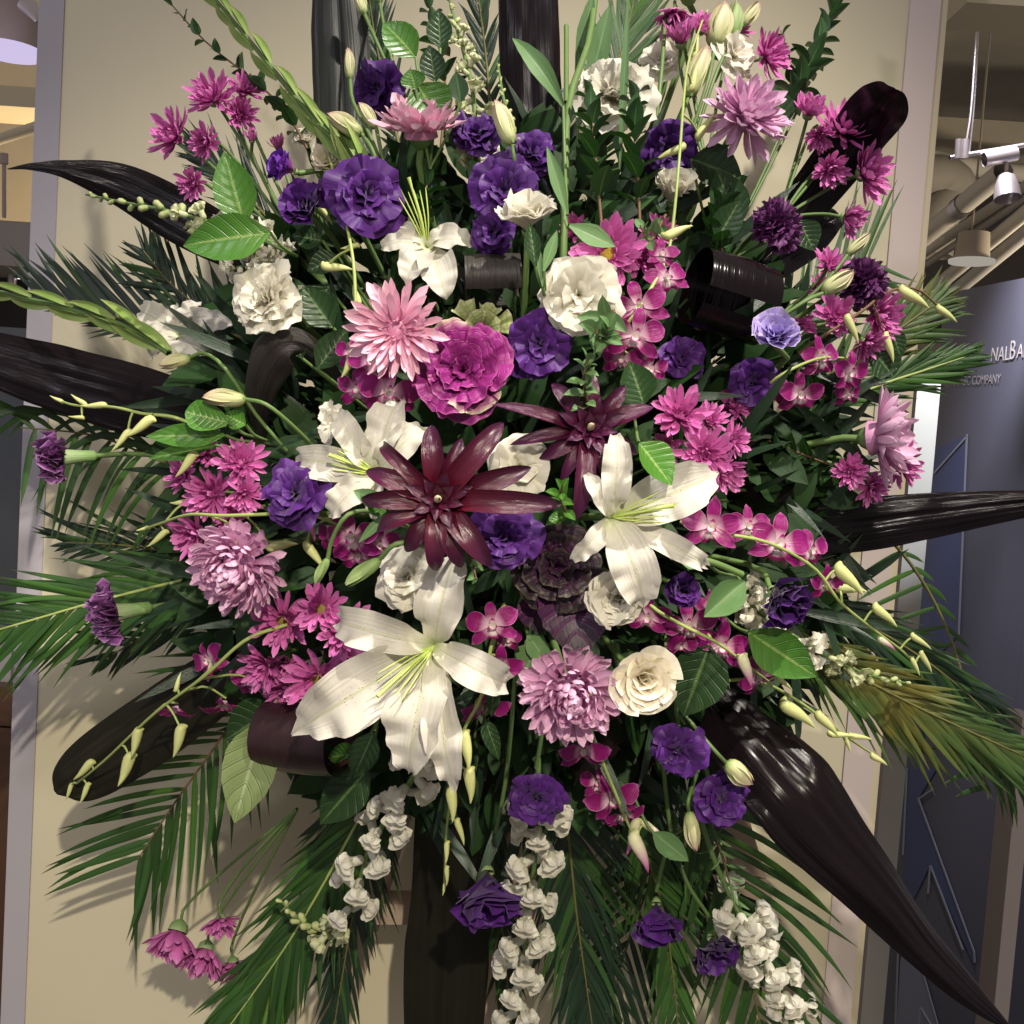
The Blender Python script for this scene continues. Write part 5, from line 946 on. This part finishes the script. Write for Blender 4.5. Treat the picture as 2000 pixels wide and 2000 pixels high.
spray([(1330,1020,.06),(1400,1040,.0),(1500,1060,-.02),(1590,1110,-.02),(1640,1175,-.03),(1700,1225,-.03),(1760,1270,-.03),(1790,1300,-.03)],'orchid spray at the right with blooms under the level strap leaf and buds beyond',
 [(1388,1030,56,-.1,.0,-5),(1518,1062,62,.15,.1,-12),(1460,1030,44,.2,.2,0,dict(off=.02)),(1580,1075,44,.6,-.1,0,dict(off=.01)),(1610,1140,38,.4,-.3,0,dict(close=10))],
 [(1640,1115,74,-40,dict(off=-.03,fat=1.3)),(1640,1150,60,0,dict(off=-.01,fat=1.2)),(1712,1190,58,-35,dict(off=-.04,fat=1.2)),(1720,1250,40,-30,dict(off=-.03,mat='buddyed',fat=1.2)),(1785,1245,46,-30,dict(off=-.04)),(1782,1290,36,-60,dict(off=-.04)),(1800,1280,44,-55,dict(off=-.03))])
spray([(1480,770,.05),(1530,730,.0),(1600,700,-.01),(1660,700,-.0)],'magenta and white orchids beside the pale lilac bloom',
 [(1600,702,46,.5,.1,10),(1655,728,44,.6,-.3,-10,dict(close=10)),(1560,770,46,.2,-.3,0,dict(off=.02)),(1500,760,40,.1,-.2,0,dict(off=.04)),(1440,780,36,0,0,0,dict(off=.07)),(1655,770,28,.3,-.6,0,dict(off=.03))],())
spray([(1560,690,.04),(1610,655,-.0),(1680,610,-.03),(1735,570,-.03),(1790,565,-.03),(1840,605,-.03)],'orchid stem arching right with two pale buds over the sign edge',(),
 [(1765,572,64,-25,dict(off=-.04,fat=1.3)),(1835,605,46,-30,dict(off=-.04,fat=1.2)),(1655,625,56,-60,dict(off=-.03,fat=1.1)),(1728,660,56,-65,dict(off=-.02,fat=1.2))],sm='twig')
spray([(1400,1330,.06),(1480,1330,.02),(1560,1370,.0),(1640,1430,-.0),(1700,1470,-.0),(1730,1490,.0)],'pale bud spray lying above the big black strap leaf',
 (),[(1535,1380,78,-30,dict(off=-.01,fat=1.3)),(1600,1400,60,-40,dict(off=-.01,fat=1.2)),(1625,1435,50,0,dict(off=-.01)),(1665,1438,44,-5,dict(off=-.01)),(1650,1440,36,-65,dict(off=-.01)),(1705,1478,36,-25,dict(off=-.01,fat=1.3))])
# ================================================================ snapdragons
snapdragon([(560,480,.05),(500,465,.0),(430,440,-.03),(330,412,-.03),(240,395,-.03),(168,380,-.02)],'snapdragon spike pointing left with green tip over the pointed dark leaf',26,62,.42,seed=1,r=.0035)
snapdragon([(930,330,.08),(925,190,.03),(905,100,.02),(885,30,.02),(870,-40,.02)],'greenish snapdragon spike at the top left of the tall black leaf',22,52,.3,seed=2,fmat='snapg',mid_g=.35)
snapdragon([(1005,330,.05),(1000,260,.0),(985,200,-.01),(972,125,-.01)],'small tight green snapdragon tip in front of the tall black leaf',20,40,.1,seed=3,mid_g=.1)
snapdragon([(860,1420,.04),(830,1480,-.02),(775,1570,-.03),(720,1660,-.02),(690,1760,-.01),(650,1815,-.0),(590,1800,.0),(545,1755,.0)],'curved snapdragon spike at the lower left with its green tip bent up',30,74,.62,seed=4,r=.0038)
snapdragon([(1050,1480,.05),(1052,1600,.0),(1035,1760,.0),(1020,1900,.01),(1005,2040,.02)],'snapdragon spike hanging down the bottom centre',24,80,.9,seed=5,r=.0038,base=.1)
snapdragon([(1350,1540,.05),(1395,1680,.02),(1450,1800,.0),(1510,1900,.0),(1570,2020,.0)],'snapdragon spike hanging at the bottom right',18,80,.95,seed=6,r=.004,base=.40)
snapdragon([(1430,1150,.05),(1490,1200,.01),(1570,1255,-.0),(1650,1300,-.0),(1720,1325,-.0),(1775,1335,.0)],'snapdragon spike pointing right over the yellowed frond',24,66,.50,seed=7,r=.0036)
snapdragon([(560,590,.04),(540,540,.02),(480,520,.03),(450,530,.03)],'few snapdragon florets above the round white carnation',6,52,.95,seed=8)
# ================================================================ single buds
single_bud(480,780,84,178,'long pale bud pointing left above the rounded green leaf',off=-.04,path=[(520,790,0),(570,830,.04),(620,880,.1)],fat=.95)
single_bud(372,698,64,195,'small pinkish bud under the shaded lily at left',off=-.02,path=[(400,690,0),(440,720,0),(500,810,.06),(560,880,.1)])
single_bud(742,1092,84,218,'green pointed bud on a curved stem above the largest lily',kind='lis',mat='gbud',off=-.08,path=[(775,1062,-.01),(830,1068,.02),(880,1110,.07)],fat=.8,r=.0026)
single_bud(640,1090,56,245,'small green bud on an arching stem left of the largest lily',kind='lis',mat='gbud',off=-.07,path=[(650,1050,0),(680,1005,0),(730,1000,.03),(760,1030,.05)],fat=.8)
single_bud(684,155,62,95,'narrow brownish bud on a tall thin stem at upper left',off=.0,path=[(690,200,0),(725,270,0),(750,345,.03),(760,430,.08)],mat='lbud',fat=.75)
single_bud(712,28,56,110,'cream bud at the top beside the bright green leaf',off=.04,path=[(735,80,0),(770,160,.05)])
single_bud(742,6,46,95,'yellow green bud at the very top',off=.05,path=[(750,50,0),(775,160,.05)],mat='gbud')
single_bud(707,262,78,150,'fat cream bud over the gladiolus spike',off=-.03,path=[(730,300,0),(760,400,.06)],fat=1.1)
single_bud(735,250,60,125,'second cream bud right of the fat cream bud',off=.0,path=[(745,300,0),(765,400,.06)])
single_bud(1000,282,92,112,'tall white bud left of the tall black strap leaf',off=-.05,path=[(1005,320,.02),(1010,380,.08)],fat=.95)
single_bud(1345,190,108,72,'long green bud at the upper right beside the orchid stem',off=.04,path=[(1330,230,0),(1310,300,.07)],fat=.9)
single_bud(1395,92,92,78,'fat greenish bud at the top right, magenta at its lip',off=.0,path=[(1385,150,0),(1350,260,.05)],fat=1.2)
single_bud(1430,80,78,85,'slim green bud beside the fat greenish bud at top',off=.0,path=[(1400,140,0),(1360,260,.05)],mat='gbud')
single_bud(1448,52,60,55,'pale bud pointing up right at the top',off=.01,path=[(1430,90,0),(1395,160,.04)])
single_bud(1608,572,74,38,'pale pointed bud beside the dark carnation at right',off=-.05,path=[(1570,590,0),(1480,650,.05)],fat=1.05)
single_bud(1655,498,62,45,'slim green bud above the dark carnation at right',off=-.02,path=[(1630,530,0),(1570,590,.04),(1490,640,.08)],fat=.8)
single_bud(1345,1585,78,-78,'pale hanging bud below the purple pair',off=-.03,path=[(1345,1560,0),(1365,1500,.06)],fat=.9)
single_bud(1418,1490,66,-38,'cream opening bud on the big black strap leaf',off=-.05,path=[(1395,1465,0),(1340,1400,.06)],fat=1.4)
single_bud(905,1040,34,60,'tiny green bud tucked under the large bromeliad',kind='green',mat='gbud',off=-.03)
# ================================================================ broad leaves
leaf_sprig('bright green leaf pair at the left, one upright and one level',[(478,440,437,296,84,'salal',dict(foldv=.1,tilt=-10)),(528,455,358,480,92,'salal',dict(off=-.08,bend=.4,tilt=10))],-.05,(580,500,.06))
leaf_sprig('bright green leaves at the top left of centre',[(812,112,748,44,70,'salal',dict(bend=.5)),(850,160,838,88,52,'salald'),(815,165,868,252,96,'salal',dict(off=-.05,foldv=.2)),(812,175,800,135,50,'salal',dict(off=-.05)),(860,95,856,18,52,'salald'),(900,200,890,140,40,'box')],-.02,(840,330,.06))
leaf_sprig('long bent leaf on the tall pale stem at the top centre',[(1100,208,1000,70,40,'euca',dict(off=-.07,prof=LANCE,bend=1.0,foldv=.25)),(1108,420,1068,285,28,'euca',dict(off=-.06,prof=LANCE,foldv=.2))],-.05,(1104,330,.01),cat='leaf')
leaf_sprig('pointed green leaf lying over the pink daisy',[(1112,440,1202,482,44,'euca',dict(off=-.09,prof=LANCE))],-.09,(1104,430,.01),cat='leaf')
leaf_sprig('grey green blades right of the tall black leaf',[(1150,180,1190,10,44,'euca',dict(off=.06,prof=LANCE)),(1125,140,1160,-20,30,'euca',dict(off=.06,prof=LANCE)),(1210,330,1228,-20,16,'euca',dict(off=.05,prof=LANCE))],.06,(1130,330,.06),cat='leaf')
leaf_sprig('small upright leaves under the white cup bloom',[(1046,520,1034,435,34,'salald',dict(off=-.07,prof=LANCE)),(1062,530,1088,450,24,'euca',dict(off=-.07,prof=LANCE)),(1060,560,1052,480,14,'euca',dict(off=-.06,prof=LANCE))],-.06,(1066,575,.02),cat='leaf')
leaf_sprig('green leaf between the daisies and the right lily',[(1248,865,1312,948,84,'salal',dict(off=-.09,foldv=.25,tilt=15))],-.06,(1240,820,.06))
leaf_sprig('shaded green leaf right of the dark bromeliad',[(1258,790,1228,705,74,'salald',dict(off=-.02)),(1215,770,1272,745,36,'salald')],-.0)
leaf_sprig('round green leaf at the left over the dark strap leaf',[(445,825,362,805,62,'salal',dict(off=-.04,prof=ROUND)),(440,850,285,852,50,'salal',dict(off=-.03)),(480,830,436,808,40,'salal'),(420,870,290,896,34,'salal',dict(off=-.02,prof=LANCE))],-.02,(520,860,.06))
leaf_sprig('large pale olive leaf hanging at the lower left',[(515,1405,458,1608,108,'olive',dict(off=-.05,foldv=.05,cup=.3))],-.05,(560,1330,.08))
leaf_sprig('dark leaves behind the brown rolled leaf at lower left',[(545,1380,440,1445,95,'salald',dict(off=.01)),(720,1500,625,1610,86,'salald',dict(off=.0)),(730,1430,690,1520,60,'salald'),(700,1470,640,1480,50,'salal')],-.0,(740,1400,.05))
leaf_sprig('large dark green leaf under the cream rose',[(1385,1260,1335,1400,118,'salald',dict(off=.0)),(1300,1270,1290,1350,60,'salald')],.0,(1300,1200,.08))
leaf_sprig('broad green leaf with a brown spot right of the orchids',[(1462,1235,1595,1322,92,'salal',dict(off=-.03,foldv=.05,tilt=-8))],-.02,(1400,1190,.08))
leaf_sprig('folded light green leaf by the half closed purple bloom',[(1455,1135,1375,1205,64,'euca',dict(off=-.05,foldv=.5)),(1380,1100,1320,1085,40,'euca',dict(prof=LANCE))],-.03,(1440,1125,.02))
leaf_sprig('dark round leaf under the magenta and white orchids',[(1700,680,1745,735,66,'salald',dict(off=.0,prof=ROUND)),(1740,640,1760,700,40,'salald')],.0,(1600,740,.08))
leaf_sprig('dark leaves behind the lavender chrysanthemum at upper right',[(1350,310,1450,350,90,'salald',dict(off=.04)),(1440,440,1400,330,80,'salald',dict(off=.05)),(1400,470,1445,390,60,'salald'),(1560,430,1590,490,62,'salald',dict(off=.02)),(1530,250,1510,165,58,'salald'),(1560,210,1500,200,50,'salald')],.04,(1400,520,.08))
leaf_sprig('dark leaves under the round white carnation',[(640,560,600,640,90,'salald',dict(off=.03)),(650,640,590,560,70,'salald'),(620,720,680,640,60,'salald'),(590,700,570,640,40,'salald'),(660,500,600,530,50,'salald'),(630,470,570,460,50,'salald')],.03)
leaf_sprig('green leaf near the bottom edge left of the dark brown strap leaf',[(560,1830,500,2060,100,'salal',dict(off=.10,prof=LANCE))],.1,(600,1700,.05),cat='leaf')
leaf_sprig('small leaf below the right petal of the largest lily',[(945,1400,975,1485,34,'salald',dict(off=-.03)),(965,1330,960,1400,30,'salald')],-.02)
leaf_sprig('lobed grey green leaf left of the mauve chrysanthemum at the bottom',[(1060,1240,1010,1340,60,'euca',dict(off=.0,jag=.12)),(1030,1240,1075,1300,44,'euca')],.0)
leaf_sprig('light leaf beside the hanging magenta orchids',[(1275,1625,1345,1682,46,'euca',dict(off=-.02)),],-.02,(1240,1560,.05),cat='leaf')
leaf_sprig('light green curled leaf over the left lily petal',[(760,990,690,958,34,'euca',dict(off=-.08,bend=.8,prof=LANCE)),(755,985,760,955,26,'salal',dict(off=-.08)),(760,1000,700,1060,20,'euca',dict(off=-.07,prof=LANCE)),(755,1000,715,975,40,'salal',dict(off=-.07))],-.06,(800,1030,.06),cat='leaf')
# ================================================================ fine leaved sprigs
boxwood([(600,290,.08),(560,220,.05),(500,160,.05),(400,80,.05),(310,-20,.05)],'twiggy boxwood sprig behind the gladiolus at upper left',26,46,seed=1)
boxwood([(1175,440,.0),(1165,330,-.03),(1158,250,-.05),(1150,180,-.05)],'left boxwood sprig in front of the white carnation at top',22,70,seed=2)
boxwood([(1250,440,.0),(1245,330,-.03),(1238,250,-.05),(1240,170,-.05)],'right boxwood sprig in front of the white carnation at top',24,70,seed=3)
boxwood([(1205,600,.0),(1165,640,-.06),(1180,660,-.08),(1190,640,-.10)],'pointed green shoot left of the magenta orchids at centre',26,50,seed=4,mat='euca',W=.26,ang=1.2)
boxwood([(1150,800,.0),(1140,740,-.05),(1150,700,-.07)],'second pointed green shoot below the dark purple bloom',16,46,seed=14,mat='euca',W=.26,ang=1.2)
boxwood([(1110,1010,.0),(1095,975,-.05),(1098,950,-.08)],'small green shoot between the bromeliads and right lily',10,46,seed=5,mat='salal',W=.26,ang=1.2)
boxwood([(1530,230,.05),(1570,150,.04),(1610,60,.04),(1650,-40,.04)],'tall boxwood sprig at the top right against the wall',40,62,seed=6,W=.27)
boxwood([(1550,200,.06),(1540,130,.05),(1525,60,.05)],'short boxwood sprig left of the tall one at top right',10,40,seed=7)
boxwood([(1300,420,.05),(1270,470,.0),(1250,440,-.02)],'small shoot above the pink daisy',8,40,seed=8,mat='euca')
boxwood([(860,300,.09),(870,170,.07),(850,60,.07),(830,-30,.07)],'dark boxwood sprig behind the bright leaves at top',26,56,seed=9)
boxwood([(820,450,.10),(830,380,.08),(850,300,.08)],'dark boxwood sprig under the pale pink chrysanthemum',14,60,seed=10)
boxwood([(1420,520,.08),(1400,430,.06),(1440,360,.06)],'dark sprig behind the dark purple carnation at upper right',18,60,seed=11)
boxwood([(920,1080,.0),(925,1110,-.04),(930,1130,-.05)],'tiny green leaves between the bromeliad and the largest lily',5,34,seed=12,mat='euca',W=.3)
boxwood([(1370,1560,.05),(1400,1640,.03),(1430,1740,.02),(1450,1790,.02)],'thin green stem with narrow leaves above the bottom right snapdragon',34,44,seed=13,mat='euca',W=.10,ang=1.3,off=.0)
boxwood([(1720,940,.1),(1600,900,.1),(1500,860,.1)],'dark sprig in the gap left of the lavender chrysanthemum at right',20,60,seed=15)
boxwood([(1650,790,.12),(1560,760,.12),(1500,720,.12)],'dark sprig left of the sign frond',18,60,seed=16)
